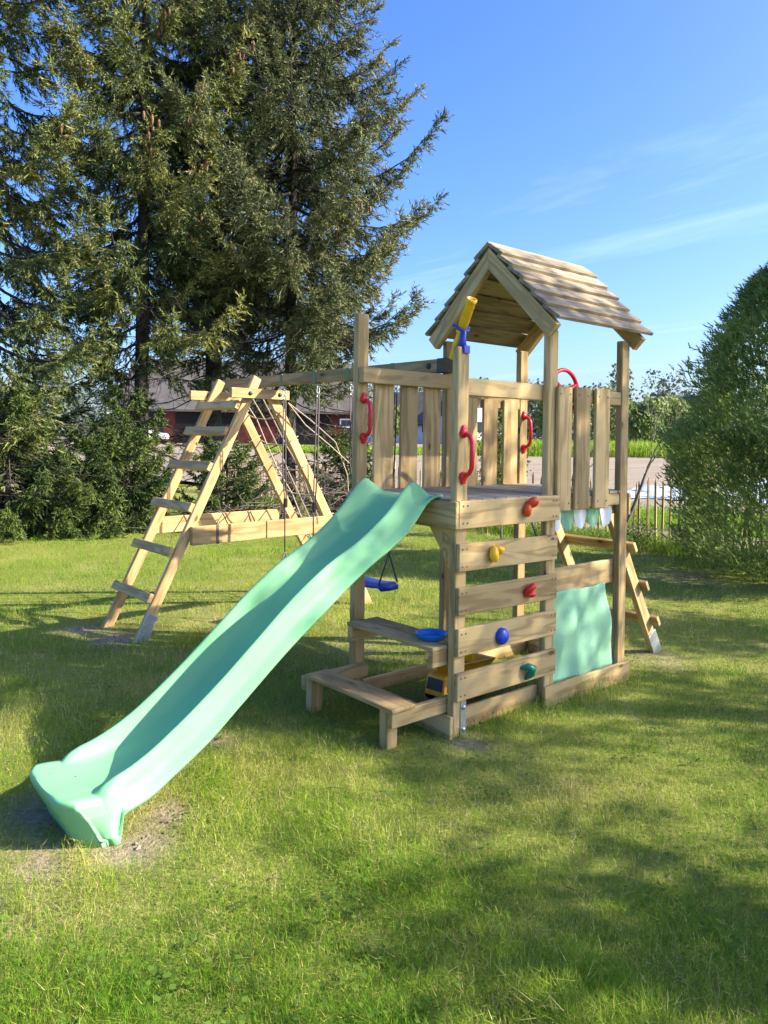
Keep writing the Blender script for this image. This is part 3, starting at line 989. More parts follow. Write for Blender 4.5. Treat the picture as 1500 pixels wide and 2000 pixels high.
# loose rope ties hanging in the frame
loose = [tube_geo([(0.70, 2.62, 1.80), (0.85, 2.58, 1.62), (1.05, 2.5, 1.45), (1.22, 2.45, 1.30)], 0.006, 5),
         tube_geo([(0.70, 2.62, 1.80), (0.92, 2.6, 1.66), (1.12, 2.52, 1.48), (1.20, 2.45, 1.2), (1.22, 2.45, 0.95)], 0.006, 5)]
V, F = join_geo(loose)
mesh_obj('rope_tie', V, F, M_NET, S)
# zig-zag cord on the far brace, strap on the near one
for xx in (0.05, 0.42, 0.70):
    V, F = tube_geo([(xx, 3.3455, 0.705), (xx + 0.09, 3.3455, 0.835), (xx + 0.16, 3.3455, 0.705)], 0.005, 5)
    mesh_obj('cord', V, F, M_ROPE, S)
bx('strap', (0.075, 0.096), (2.650, 2.6535), (0.676, 0.826), M_ROPE, S, 0.001)

# swing hangers are part of the frame; the swings hang from them
def hanger(y):
    x = beam_x(y); zc = 1.994 - (y - 0.76) * 0.0076
    V, F = bevel_box(0.083, 0.036, 0.097, 0.003)
    h = mesh_obj('hanger_strap', V, F, M_STRAP, S, Matrix.Translation((x, y, zc)))
    return x, zc - 0.049
def chain(x, y, z0, z1):
    pts = []
    n = max(2, int((z0 - z1) / 0.035))
    g = []
    for i in range(n):
        z = z0 - (i + .5) * (z0 - z1) / n
        a = 1 if i % 2 else 0
        ring = [(x + (0.013 * math.cos(t) if a else 0), y + (0 if a else 0.013 * math.cos(t)), z + 0.024 * math.sin(t)) for t in np.linspace(0, 2 * math.pi, 9)]
        g.append(tube_geo(ring, 0.0045, 5, False))
    return g
def swing(ya, yb, label, zs=0.50):
    xa, za = hanger(ya); xb, zb = hanger(yb)
    xm = (xa + xb) / 2
    root = thing('swing', (xm, (ya + yb) / 2, 0.45), label, 'swing')
    ym = (ya + yb) / 2
    for y, x, z, s in ((ya, xa, za, -1), (yb, xb, zb, 1)):
        V, F = join_geo(chain(x, y, z + 0.01, z - 0.115))
        mesh_obj('hook', V, F, M_ZINC, root)
        ye = ym + s * 0.195
        low = Vector((xm, ye + s * 0.005, zs + 0.22))
        g = [tube_geo([(x - 0.010, y, z - 0.10), (x - 0.010, (y + low.y) / 2 + .01, (z + low.z) / 2), low + Vector((-.006, 0, .4)), low], 0.0055, 6),
             tube_geo([(x + 0.010, y, z - 0.10), (x + 0.012, (y + low.y) / 2, (z + low.z) / 2), low + Vector((.008, 0, .4))], 0.0055, 6),
             tube_geo([low, (xm - 0.085, ye, zs + 0.01)], 0.006, 6), tube_geo([low, (xm + 0.085, ye, zs + 0.01)], 0.006, 6)]
        V, F = join_geo(g)
        mesh_obj('rope', V, F, M_ROPE, root, None, True)
        V, F = bevel_box(0.03, 0.03, 0.075, 0.006)
        mesh_obj('rope_adjuster', V, F, M_BLACK, root, Matrix.Translation(low + Vector((0, 0, .40))))
    # seat: dished plastic board with turned down ends
    V, F = [], []
    prof = []
    for i in range(15):
        t = -1 + 2 * i / 14
        prof.append((t * 0.21, 0.018 * t * t - 0.022 * max(0, abs(t) - 0.86) / 0.14))
    top = [(-0.085, 0.004), (-0.07, 0.012), (0.0, 0.008), (0.07, 0.012), (0.085, 0.004), (0.08, -0.022), (0.0, -0.026), (-0.08, -0.022)]
    for yy, dz in prof:
        for xx, zz2 in top:
            V.append((xm + xx, ym + yy, zs - 0.01 + dz + zz2))
    n8 = len(top)
    for i in range(len(prof) - 1):
        for k in range(n8):
            k2 = (k + 1) % n8
            F.append((i * n8 + k, (i + 1) * n8 + k, (i + 1) * n8 + k2, i * n8 + k2))
    F.append(tuple(range(n8))); F.append(tuple(reversed([(len(prof) - 1) * n8 + k for k in range(n8)])))
    mesh_obj('seat', V, F, M_BLUE, root, None, True)
    return root
swing(2.12, 2.56, 'rope swing beside the A-frame, seat hidden behind the slide', 0.36)
swing(1.25, 1.72, 'blue seated rope swing showing between slide and table', 0.50)

# ------------------------------------------------------------------ cloth on the tower
def fabric_panel():
    nu, nv = 26, 30
    V = []
    for j in range(nv):
        t = j / (nv - 1)
        z = 0.085 + (0.628 - 0.085) * t
        xl = 0.838
        xr = 1.497 + (1.392 - 1.497) * t
        for i in range(nu):
            s = i / (nu - 1)
            x = xl + (xr - xl) * s
            d = 0.010 * math.sin(9 * s + 3.2 * t) + 0.012 * math.sin(4.2 * (s - t) * 2.1 + 1) + 0.004 * math.sin(23 * s + 5 * t)
            y = 0.026 + d * (0.35 + 0.65 * math.sin(math.pi * t) ** 0.6)
            V.append((x, y, z + 0.004 * math.sin(8 * s)))
    F = [(j * nu + i, j * nu + i + 1, (j + 1) * nu + i + 1, (j + 1) * nu + i) for j in range(nv - 1) for i in range(nu - 1)]
    o = mesh_obj('fabric_panel', V, F, M_CLOTH, None, None, True)
    md = o.modifiers.new('thickness', 'SOLIDIFY'); md.thickness = 0.0015
    return tag(o, 'mint green cloth panel hung over the lower opening of the tower', 'curtain')
fabric_panel()
bun = thing('bunting', (1.15, 0.05, 1.1), 'scalloped white and mint cloth valance hanging below the upright slats', 'bunting')
bx('band', (0.85, 1.49), (0.072, 0.076), (1.07, 1.16), M_CLOTH, bun, 0.0008)
for k in range(5):
    x0 = 0.812 + k * 0.128
    V = []
    n = 13
    for i in range(n):
        t = i / (n - 1)
        V.append((x0 + 0.124 * t, 0.040 + 0.006 * math.sin(7 * t + k), 1.12))
    for i in range(n):
        t = i / (n - 1)
        V.append((x0 + 0.124 * t, 0.034 + 0.010 * math.sin(7 * t + k), 1.072 - 0.082 * (1 - abs(2 * t - 1) ** 5)))
    F = [(i, i + 1, n + i + 1, n + i) for i in range(n - 1)]
    o = mesh_obj('flag', V, F, M_WHITE if k % 2 == 0 else M_CLOTH, bun)
    md = o.modifiers.new('thickness', 'SOLIDIFY'); md.thickness = 0.001

# ------------------------------------------------------------------ toys
bowl = lathe('bowl', [(0.0, 0.004), (0.060, 0.004), (0.072, 0.012), (0.080, 0.030), (0.087, 0.033), (0.089, 0.030), (0.083, 0.026), (0.075, 0.008), (0.062, 0.0), (0.0, 0.0)], (0.025, 0.190, 0.4585), (0, 0, 1), M_DISH, None, 32)
tag(bowl, 'shallow bright blue plastic dish on the small wooden table', 'bowl')

tr = thing('toy_truck', (0.45, 0.38, 0), 'yellow toy dump truck with black windows under the tower', 'toy truck')
RT = Matrix.Translation((0.46, 0.40, 0.008)) @ Matrix.Rotation(0.12, 4, 'Z')
def tm(name, V, F, mat, parent=tr, smooth=False):
    return mesh_obj(name, [RT @ Vector(v) for v in V], F, mat, parent, None, smooth)
def hexa(p):
    return p, [(3, 2, 1, 0), (4, 5, 6, 7), (0, 1, 5, 4), (1, 2, 6, 5), (2, 3, 7, 6), (3, 0, 4, 7)]
V, F = bevel_box(0.40, 0.12, 0.03, 0.006)
tm('chassis', [(v[0], v[1], v[2] + 0.055) for v in V], F, M_BLACK)
c8 = [(-0.235, -0.075, 0.05), (-0.09, -0.075, 0.05), (-0.09, 0.075, 0.05), (-0.235, 0.075, 0.05), (-0.215, -0.066, 0.165), (-0.095, -0.066, 0.175), (-0.095, 0.066, 0.175), (-0.215, 0.066, 0.165)]
cab = tm('cab', *hexa(c8), M_TRUCK)
md = cab.modifiers.new('bevel', 'BEVEL'); md.width = 0.012; md.segments = 2
for sgn in (-1, 1):
    y = sgn * 0.0765
    V = [(-0.205, y, 0.082), (-0.112, y, 0.078), (-0.112, sgn * 0.0705, 0.150), (-0.192, sgn * 0.0705, 0.150)]
    V += [(a, b_ - sgn * 0.004, c) for a, b_, c in V]
    tm('window', *hexa(V), M_BLACK, cab)
V = [(-0.2355, -0.055, 0.085), (-0.2355, 0.055, 0.085), (-0.2215, 0.052, 0.148), (-0.2215, -0.052, 0.148)]
V += [(a + 0.006, b_, c) for a, b_, c in V]
tm('window', *hexa(V), M_BLACK, cab)
# hopper: flared open box with a canopy over the cab
out = [(-0.115, -0.06, 0.165), (0.13, -0.06, 0.085), (0.13, 0.06, 0.085), (-0.115, 0.06, 0.165)]
top_ = [(-0.20, -0.115, 0.235), (0.215, -0.115, 0.205), (0.215, 0.115, 0.205), (-0.20, 0.115, 0.235)]
inn = [(a * 0.93 + (0.01 if a < 0 else -.01), b_ * 0.9, c - 0.0) for a, b_, c in top_]
ib = [(a * 0.9, b_ * 0.9, c + 0.012) for a, b_, c in out]
V = out + top_ + inn + ib
F = [(3, 2, 1, 0), (12, 13, 14, 15)]
for i in range(4):
    j = (i + 1) % 4
    F += [(i, j, j + 4, i + 4), (i + 4, j + 4, j + 8, i + 8), (i + 8, j + 8, j + 12, i + 12)]
tm('dump_bed', V, F, M_TRUCK)
V, F = bevel_box(0.05, 0.12, 0.10, 0.012)
tm('load_block', [(v[0] + 0.09, v[1] + 0.02, v[2] + 0.225) for v in V], F, M_YEL)
for wx in (-0.155, 0.06, 0.145):
    for sgn in (-1, 1):
        V, F = lathe_geo([(0.0, 0.022), (0.018, 0.022), (0.024, 0.016), (0.036, 0.020), (0.043, 0.014), (0.043, -0.014), (0.036, -0.02), (0.0, -0.02)], (wx, sgn * 0.082, 0.043), (0, sgn, 0), 16)
        w_ = tm('wheel', V, F, M_BLACK, tr, True)
        V, F = lathe_geo([(0.0, 0.026), (0.014, 0.026), (0.018, 0.022)], (wx, sgn * 0.082, 0.043), (0, sgn, 0), 12)
        tm('hub', V, F, M_TRUCK, w_)

# ------------------------------------------------------------------ grass
def grass_mat():
    m = leafy('grass_blades', [(0.0, (0.055, 0.145, 0.014)), (0.35, (0.135, 0.275, 0.020)), (0.62, (0.270, 0.375, 0.036)), (0.84, (0.52, 0.47, 0.13)), (1.0, (0.68, 0.57, 0.29))], 0.40, 0.7, 0.02)
    return m
M_GRASS = grass_mat()

def blades(px, py, pz, h, w, tint, lean, seed):
    r = np.random.default_rng(seed)
    n = len(px)
    az = r.uniform(0, 2 * np.pi, n)
    side = np.stack([np.cos(az), np.sin(az), np.zeros(n)], -1)
    la = r.uniform(0, 2 * np.pi, n)
    ld = np.stack([np.cos(la), np.sin(la), np.zeros(n)], -1)
    base = np.stack([px, py, pz], -1)
    up = np.array([0, 0, 1.0])
    mid = base + up * (h * 0.55)[:, None] + ld * (h * lean * 0.35)[:, None]
    tip = base + up * (h * (1 - 0.35 * lean))[:, None] + ld * (h * lean * 1.05)[:, None]
    hw = side * (w / 2)[:, None]
    a, b_, c, d = base - hw, base + hw, mid + hw * 0.8, mid - hw * 0.8
    e = (c + d) / 2
    tri = np.stack([np.stack([a, b_, e + hw * 0.25], 1), np.stack([e - hw * .75, e + hw * .75, tip], 1)], 1).reshape(-1, 3, 3)
    return tri, np.repeat(tint, 2)

def make_grass():
    r = np.random.default_rng(11)
    N = 570000
    # distance from the viewpoint: dense near, thin far
    u = r.uniform(0, 1, N)
    a, lo, hi = -0.25, 1.25, 19.0
    d = (lo ** a + u * (hi ** a - lo ** a)) ** (1 / a)
    th = YAW + np.where(r.uniform(0, 1, N) < 0.86, r.uniform(-0.66, 0.66, N), r.uniform(-1.25, 1.25, N))
    x = CAM[0] + d * np.cos(th); y = CAM[1] + d * np.sin(th)
    keep = (x < 7.5)
    # clumps and thin places
    cl = vnoise(x * 3.1, y * 3.1, 21) * 0.6 + vnoise(x * 8.3, y * 8.3, 22) * 0.4
    keep &= r.uniform(0, 1, N) < np.clip(0.45 + 1.1 * cl, 0, 1)
    keep &= r.uniform(0, 1, N) > np.clip(soil_mask(x, y) * 1.6, 0, 0.97)
    inside = (x > 0.0) & (x < 1.6) & (y > 0.05) & (y < 0.8)
    keep &= ~(inside & (r.uniform(0, 1, N) < 0.5))
    x, y, d, cl = x[keep], y[keep], d[keep], cl[keep]
    n = len(x)
    big = vnoise(x * 0.8, y * 0.8, 31) * 0.55 + vnoise(x * 2.3, y * 2.3, 32) * 0.45
    dry = vnoise(x * 1.15 + 5, y * 1.15, 41) * 0.6 + vnoise(x * 4.1, y * 4.1, 42) * 0.4
    near_post = np.exp(-((np.minimum(np.abs(y + 0.06), 1)) ** 2) / 0.02) * ((x > 0) & (x < 1.7))
    h = (0.024 + 0.050 * big * cl + 0.022 * r.uniform(0, 1, n)) * r.uniform(0.55, 1.25, n)
    h *= 1 + 0.7 * near_post
    h *= np.where((vnoise(x * 1.9, y * 1.9, 51) > 0.70), 1.55, 1.0)
    w = np.maximum(0.0024, 0.00068 * d) * r.uniform(0.7, 1.3, n)
    tint = 0.36 + 0.85 * (dry - 0.42) + r.normal(0, 0.14, n) + np.where(r.uniform(0, 1, n) < 0.14, 0.42, 0)
    tint += np.clip((x - 3.0) * -0.0, 0, 1)
    lush = np.clip((y - 3.4) / 2.0, 0, 1) * (x < 7)
    tint = np.where(lush > 0, tint * (1 - 0.75 * lush) + 0.42 * 0.75 * lush, tint)
    tint = np.clip(tint, 0.0, 1.0)
    lean = r.uniform(0.1, 1.0, n)
    z = lawn_z(x, y) - 0.004
    tri, tt = blades(x, y, z, h, w, tint, lean, 12)
    o = soup('grass', tri, tt, M_GRASS)
    o['kind'] = 'stuff'
    # taller growth along the fence
    N = 26000
    y = r.uniform(-2.5, 13, N)
    x = 7.25 + r.normal(0, 0.33, N)
    k = r.uniform(0, 1, N) < 0.35 + 0.8 * vnoise(x * 1.2, y * 1.2, 61)
    x, y = x[k], y[k]; n = len(x)
    h = r.uniform(0.12, 0.34, n) * (0.6 + 0.7 * vnoise(x * 0.9, y * 0.9, 62))
    tint = np.clip(0.42 + r.normal(0, 0.13, n) + np.where(r.uniform(0, 1, n) < 0.12, 0.4, 0), 0, 1)
    tri, tt = blades(x, y, np.full(n, -0.02), h, r.uniform(0.008, 0.016, n), tint, r.uniform(0.1, 0.9, n), 13)
    o = soup('tall_grass', tri, tt, M_GRASS)
    o['kind'] = 'stuff'
    # green strip and dry verge beyond the fence
    N = 22000
    y = r.uniform(-6, 9.5, N); x = r.uniform(9.6, 12.6, N)
    tri, tt = blades(x, y, np.full(N, -0.02), r.uniform(0.08, 0.3, N), r.uniform(0.015, 0.035, N), np.clip(0.42 + r.normal(0, 0.1, N), 0, 1), r.uniform(0.2, 1, N), 14)
    o = soup('meadow_strip', tri, tt, M_GRASS)
    o['kind'] = 'stuff'
make_grass()

def weeds():
    r = np.random.default_rng(23)
    T_, tt = [], []
    for i in range(150):
        d = 1.8 + 7 * r.uniform() ** 1.6
        th = YAW + r.uniform(-.6, .6)
        x, y = CAM[0] + d * math.cos(th), CAM[1] + d * math.sin(th)
        if 0 < x < 1.6 and 0 < y < .85 or x > 7: continue
        k = r.integers(4, 10); tone = r.uniform(.15, .5)
        if i % 9 == 0:      # a spreading rosette
            sz = r.uniform(.03, .065)
            for j in range(k):
                a_ = j * 2.4 + r.normal(0, .3)
                dv = np.array([math.cos(a_), math.sin(a_), r.uniform(.2, .9)]); dv /= np.linalg.norm(dv)
                sv = np.array([-math.sin(a_), math.cos(a_), 0])
                p = np.array([x, y, .01]); L = sz * r.uniform(.7, 1.2)
                m_ = p + dv * L * .6 + sv * L * .16; n_ = p + dv * L * .6 - sv * L * .16; e = p + dv * L + np.array([0, 0, -L * .25])
                T_ += [[p, m_, n_], [n_, m_, e]]; tt += [tone, tone + .05]
        else:               # small clover like leaves
            for j in range(k * 3):
                p = np.array([x + r.normal(0, .06), y + r.normal(0, .06), r.uniform(.01, .035)])
                a_ = r.uniform(0, 6.28); q = .0065 * r.uniform(.6, 1.3)
                u_ = np.array([math.cos(a_), math.sin(a_), r.normal(0, .2)]); v_ = np.array([-math.sin(a_), math.cos(a_), r.normal(0, .2)])
                T_ += [[p - u_ * q - v_ * q, p + u_ * q - v_ * q, p + u_ * q + v_ * q], [p - u_ * q - v_ * q, p + u_ * q + v_ * q, p - u_ * q + v_ * q]]
                tt += [tone, tone]
    o = soup('lawn_weeds', np.array(T_), np.clip(np.array(tt), 0, 1), M_WEED)
    o['kind'] = 'stuff'
M_WEED = leafy('weed_leaves', [(0, (0.05, 0.11, 0.02)), (1, (0.17, 0.26, 0.04))], 0.3, 0.6, 0.05)
weeds()

def fallen_twigs():
    r = np.random.default_rng(29)
    geo = []
    for i in range(110):
        d = 2.2 + 6 * r.uniform() ** 1.3
        th = YAW + r.uniform(-.6, .6)
        x, y = CAM[0] + d * math.cos(th), CAM[1] + d * math.sin(th)
        if -.05 < x < 1.6 and -.05 < y < .9: continue
        a_ = r.uniform(0, 6.28); L = r.uniform(.02, .07); z = float(lawn_z(np.array(x), np.array(y))) + r.uniform(.008, .035)
        p = np.array([x, y, z]); dv = np.array([math.cos(a_), math.sin(a_), r.normal(0, .15)])
        geo.append(tube_geo([p - dv * L / 2, p + r.normal(0, .006, 3), p + dv * L / 2], [.0022, .0022, .001], 3, False))
    o = mesh_obj('fallen_twigs', *join_geo(geo), M_TWIG)
    o['kind'] = 'stuff'
fallen_twigs()

def clods():
    r = np.random.default_rng(17)
    N = 9000
    x = r.uniform(-2.5, 0.4, N); y = r.uniform(-0.5, 3.8, N)
    k = r.uniform(0, 1, N) < np.clip(soil_mask(x, y) - 0.25, 0, 1)
    x, y = x[k], y[k]
    T_ = []
    for px, py in zip(x, y):
        q = 0.003 + 0.011 * r.uniform() ** 3
        c = np.array([px, py, float(lawn_z(np.array(px), np.array(py))) + q * .25])
        o8 = np.array([[1, 0, 0], [0, 1, 0], [-1, 0, 0], [0, -1, 0], [0, 0, .8], [0, 0, -.6]]) * q * r.uniform(.6, 1.3, (6, 1)) + r.normal(0, q * .2, (6, 3))
        a_ = r.uniform(0, 6.28); ca, sa = math.cos(a_), math.sin(a_)
        o8[:, :2] = o8[:, :2] @ np.array([[ca, sa], [-sa, ca]])
        o8 += c
        for i in range(4):
            j = (i + 1) % 4
            T_ += [o8[[i, j, 4]], o8[[j, i, 5]]]
    o = soup('soil_clods', np.array(T_), r.uniform(0, 1, len(T_) // 8).repeat(8), leafy('dry_soil', [(0, (0.12, 0.09, 0.065)), (1, (0.34, 0.28, 0.22))], 0.0, .95, .1))
    o['kind'] = 'stuff'
clods()

# ------------------------------------------------------------------ spruces
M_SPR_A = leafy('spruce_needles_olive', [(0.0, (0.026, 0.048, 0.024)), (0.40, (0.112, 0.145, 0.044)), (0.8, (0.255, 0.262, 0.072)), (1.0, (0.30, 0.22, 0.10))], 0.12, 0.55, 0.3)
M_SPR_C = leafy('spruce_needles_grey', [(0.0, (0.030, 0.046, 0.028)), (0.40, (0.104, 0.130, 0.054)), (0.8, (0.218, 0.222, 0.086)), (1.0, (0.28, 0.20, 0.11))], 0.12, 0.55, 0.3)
M_SPR_Y = leafy('young_spruce_needles', [(0.0, (0.020, 0.042, 0.012)), (0.45, (0.070, 0.112, 0.024)), (1.0, (0.180, 0.225, 0.050))], 0.15, 0.55, 0.3)

def twigs(P, D, L, tint, r, wid=0.017):
    """each twig: a spine and side needles pointing forward"""
    n = len(P)
    ref = unit(r.normal(0, 1, (n, 3)))
    s = unit(np.cross(D, ref)); t = np.cross(D, s)
    Lc = L[:, None]
    tip = P + D * Lc
    tris = [np.stack([P - s * wid * .55, P + s * wid * .55, tip], 1)]
    for k, (f, ang, ax) in enumerate(((0.05, 0.75, s), (0.22, 0.7, -s), (0.36, 0.7, t), (0.56, 0.62, -t))):
        q = P + D * (Lc * f)
        e = q + (D * 0.80 + ax * ang) * Lc * (0.42 - 0.16 * f)
        wv = (t if k % 4 < 2 else s) * wid * 0.55
        tris.append(np.stack([q - wv, q + wv, e], 1))
    out = np.stack(tris, 1).reshape(-1, 3, 3)
    return out, np.repeat(tint, len(tris))

def spruce(name, x0, y0, H, zlow, Rf, nb, seed, mat, label, tr_r, dens=1.0, ztop=10.4, dead=26, group=None, droop=0.36, tb=0.0, twig=0.145, cones=0, lean=(0, 0), low_thin=0.0):
    r = np.random.default_rng(seed)
    root = thing(name, (x0, y0, 0), label, 'tree', group)
    # trunk
    zs = np.linspace(-0.15, H, 14)
    pts = [(x0 + lean[0] * z, y0 + lean[1] * z, z) for z in zs]
    rad = [tr_r * (1.25 if z < 0.1 else 1.0) * max(0.04, 1 - z / H) ** 0.8 for z in zs]
    V, F = tube_geo(pts, rad, 12)
    parts_w = []
    mesh_obj('trunk', V, F, M_BARK, root, None, True)
    # branches
    u = (np.arange(nb) + r.uniform(0, 1, nb)) / nb
    z = zlow + (H - 0.3 - zlow) * u ** 1.12
    az = np.arange(nb) * 2.39996 + r.normal(0, 0.35, nb)
    R = np.array([Rf(q) for q in z]) * r.uniform(0.68, 1.12, nb)
    ok = (R > 0.08) & ~((z < zlow + 1.1) & (r.uniform(0, 1, nb) < low_thin))
    z, az, R = z[ok], az[ok], R[ok]; nb = len(z)
    dr = droop * r.uniform(0.6, 1.3, nb) * np.clip(1.15 - z / H * 0.9, 0.2, 1)
    up = r.uniform(0.05, 0.28, nb) + 0.25 * z / H
    def bp(i, s):
        rr = R[i] * s
        zo = R[i] * (-dr[i] * np.sin(np.pi * np.clip(s, 0, 1) * 0.72) + up[i] * s ** 3 + 0.10 * s)
        return np.stack([x0 + lean[0] * z[i] + np.cos(az[i]) * rr, y0 + lean[1] * z[i] + np.sin(az[i]) * rr, z[i] + zo], -1)
    geo = []
    for i in range(nb):
        if z[i] > ztop: continue
        ss = np.linspace(0, 0.97, 6)
        p = bp(np.full(6, i), ss)
        geo.append(tube_geo(p, list(np.interp(ss, [0, 1], [0.010 + 0.009 * R[i], 0.003])), 4, False))
    # bare dead limbs below the crown
    for i in range(dead):
        zz2 = r.uniform(0.8, zlow + 1.6)
        a = r.uniform(0, 2 * np.pi); L = r.uniform(0.6, 2.1)
        p0 = np.array([x0, y0, zz2]); dv = np.array([np.cos(a), np.sin(a), 0])
        p = [p0 + dv * L * s + np.array([0, 0, -0.22 * L * np.sin(s * 2.2) + r.normal(0, .02)]) for s in np.linspace(0, 1, 6)]
        geo.append(tube_geo(p, [0.014, 0.012, 0.010, 0.008, 0.006, 0.003], 4, False))
        for k in range(int(L * 7)):
            s = r.uniform(0.25, 1); q = p0 + dv * L * s + np.array([0, 0, -0.22 * L * np.sin(s * 2.2)])
            e = q + unit(dv * 0.6 + r.normal(0, 0.5, 3) + np.array([0, 0, -0.25])) * r.uniform(0.12, 0.4)
            geo.append(tube_geo([q, (q + e) / 2 + r.normal(0, .02, 3), e], [0.005, 0.004, 0.002], 3, False))
    V, F = join_geo(geo)
    mesh_obj('branches', V, F, M_BARK, root)
    # branchlets
    zfac = np.where(z > ztop, 0.16, 1.0)
    nbl = np.maximum(3, (R * 36 * dens * zfac + 6 * zfac)).astype(int)
    bi = np.repeat(np.arange(nb), nbl); m = len(bi)
    s = 0.14 + 0.86 * r.uniform(0, 1, m) ** 0.75
    p = bp(bi, s)
    tan = unit(bp(bi, np.minimum(s + 0.03, 1.03)) - bp(bi, s - 0.03))
    lat = unit(np.cross(tan, np.array([0, 0, 1.0]))) * np.where(r.uniform(0, 1, m) < .5, -1, 1)[:, None]
    hang = r.uniform(0.15, 1.25, m)[:, None]
    bd = unit(lat * r.uniform(0.3, 0.95, m)[:, None] + tan * r.uniform(0.35, 0.9, m)[:, None] + np.array([0, 0, -1.0]) * hang * np.clip(1.2 - s, .25, 1)[:, None])
    bl = (0.16 + 0.42 * (1.05 - s)) * np.clip(R[bi] / 1.7, .35, 1.15) * r.uniform(0.6, 1.25, m)
    endm = s > 0.93
    bd[endm] = unit(tan[endm] + 0.35 * r.normal(0, 1, (endm.sum(), 3)))
    # twigs
    nt = np.maximum(3, (bl / 0.042 * np.where(z[bi] > ztop, .5, 1))).astype(int)
    ti = np.repeat(np.arange(m), nt); k = len(ti)
    q = r.uniform(0.0, 1.0, k)
    P = p[ti] + bd[ti] * (bl[ti] * q)[:, None]
    P[:, 2] -= 0.12 * bl[ti] * q ** 2
    side = unit(np.cross(bd[ti], r.normal(0, 1, (k, 3))))
    D = unit(bd[ti] * 0.8 + side * r.uniform(0.1, 0.9, k)[:, None] + np.array([0, 0, -0.22]))
    L = twig * r.uniform(0.65, 1.35, k)
    # tone of each twig: a branch has its own tone, young tips are paler, some are brown
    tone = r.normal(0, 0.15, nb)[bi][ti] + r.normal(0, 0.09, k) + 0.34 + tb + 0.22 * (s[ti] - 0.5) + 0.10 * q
    tone = np.minimum(tone, 0.80)
    tone += np.where(r.uniform(0, 1, k) < 0.025, 0.45, 0)
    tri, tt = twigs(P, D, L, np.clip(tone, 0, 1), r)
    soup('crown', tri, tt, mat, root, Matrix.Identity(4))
    if cones:
        cand = np.where((z > 4.2) & (z < ztop))[0]
        geo = []
        for i in r.choice(cand, min(len(cand), cones)):
            for q_ in range(r.integers(1, 5)):
                ss = r.uniform(0.72, 1.0)
                c = bp(np.array([i]), np.array([ss]))[0] + r.normal(0, 0.05, 3)
                l_ = r.uniform(0.12, 0.18)
                geo.append(tube_geo([c, c - np.array([0, 0, l_ * .3]), c - np.array([0, 0, l_ * .7]), c - np.array([0, 0, l_])], [0.010, 0.024, 0.021, 0.007], 6))
        V, F = join_geo(geo)
        o = mesh_obj('cones', V, F, M_CONE, root, None, True)
        o['kind'] = 'stuff'
    return root

def prof(*pts):
    p = np.array(pts); return lambda q: float(np.interp(q, p[:, 0], p[:, 1]))
SG = 'tall spruces behind the swing'
spruce('spruce_tree', 2.50, 9.81, 14.5, 2.5, prof((2.4, 1.5), (3.3, 1.9), (4.0, 1.9), (5, 2.0), (8, 1.85), (10, 1.5), (14.5, 0.1)), 172, 101, M_SPR_A,
       'tall olive green spruce with hanging cones, left trunk of the three in view', 0.135, 0.95, group=SG, tb=0.08, cones=80, low_thin=0.62, dead=44)
spruce('spruce_tree', 4.00, 10.11, 15.0, 3.0, prof((2.9, 1.2), (3.9, 1.4), (4.8, 1.7), (6, 1.9), (9, 1.75), (15, 0.1)), 168, 102, M_SPR_C,
       'tall spruce with thickest trunk, in the middle of the three', 0.175, 0.95, group=SG, tb=-0.06, low_thin=0.62, dead=44)
spruce('spruce_tree', 5.08, 9.18, 14.5, 2.6, prof((2.5, 1.6), (3.6, 1.9), (4.2, 2.3), (4.8, 2.7), (5.9, 3.05), (6.6, 2.6), (7.4, 2.1), (9, 1.95), (10.2, 1.6), (14.5, 0.1)), 225, 103, M_SPR_C,
       'broad drooping grey green spruce standing against open sky', 0.125, 0.95, group=SG, tb=0.02, low_thin=0.62, cones=14, dead=40)
spruce('spruce_tree', 0.25, 10.6, 13.5, 0.7, prof((0.7, 2.3), (3, 2.4), (6, 2.2), (9, 2.0), (10.5, 1.7), (13.5, 0.1)), 130, 104, M_SPR_A,
       'dark spruce at the left edge of the view', 0.15, 0.9, group=SG, tb=-0.08, cones=10)
YG = 'young spruces at the lawn edge'
spruce('young_spruce', 0.30, 9.35, 2.5, 0.05, prof((0, 1.35), (0.8, 1.2), (1.6, 0.75), (2.5, 0.05)), 46, 111, M_SPR_Y, 'low bushy young spruce at the left edge of the lawn', 0.05, 2.0, dead=8, group=YG, droop=0.22, twig=0.10)
spruce('young_spruce', 1.62, 9.05, 1.9, 0.05, prof((0, 1.15), (0.7, 1.0), (1.3, 0.6), (1.9, 0.05)), 42, 112, M_SPR_Y, 'low bushy young spruce just left of the ladder', 0.05, 2.0, dead=6, group=YG, droop=0.22, twig=0.10)
spruce('young_spruce', 2.05, 9.25, 2.5, 0.3, prof((0.2, 0.8), (1.2, 0.85), (1.9, 0.5), (2.5, 0.05)), 40, 113, M_SPR_Y, 'bright young spruce growing against the left spruce trunk', 0.05, 1.8, dead=4, group=YG, droop=0.2, twig=0.10, tb=0.1)
spruce('young_spruce', 3.33, 8.35, 1.7, 0.1, prof((0.1, 0.75), (1.0, 0.6), (1.7, 0.05)), 44, 115, M_SPR_Y, 'small spruce standing behind the ladder rungs in front of the thick trunk', 0.04, 1.3, dead=0, group=YG, droop=0.12, twig=0.10, tb=0.05)
spruce('young_spruce', 5.75, 8.35, 1.9, 0.1, prof((0.1, 0.75), (1.1, 0.7), (1.9, 0.05)), 55, 114, M_SPR_Y, 'small spruce seen behind the swing ropes', 0.04, 1.2, dead=0, group=YG, droop=0.12, twig=0.10, tb=0.05)

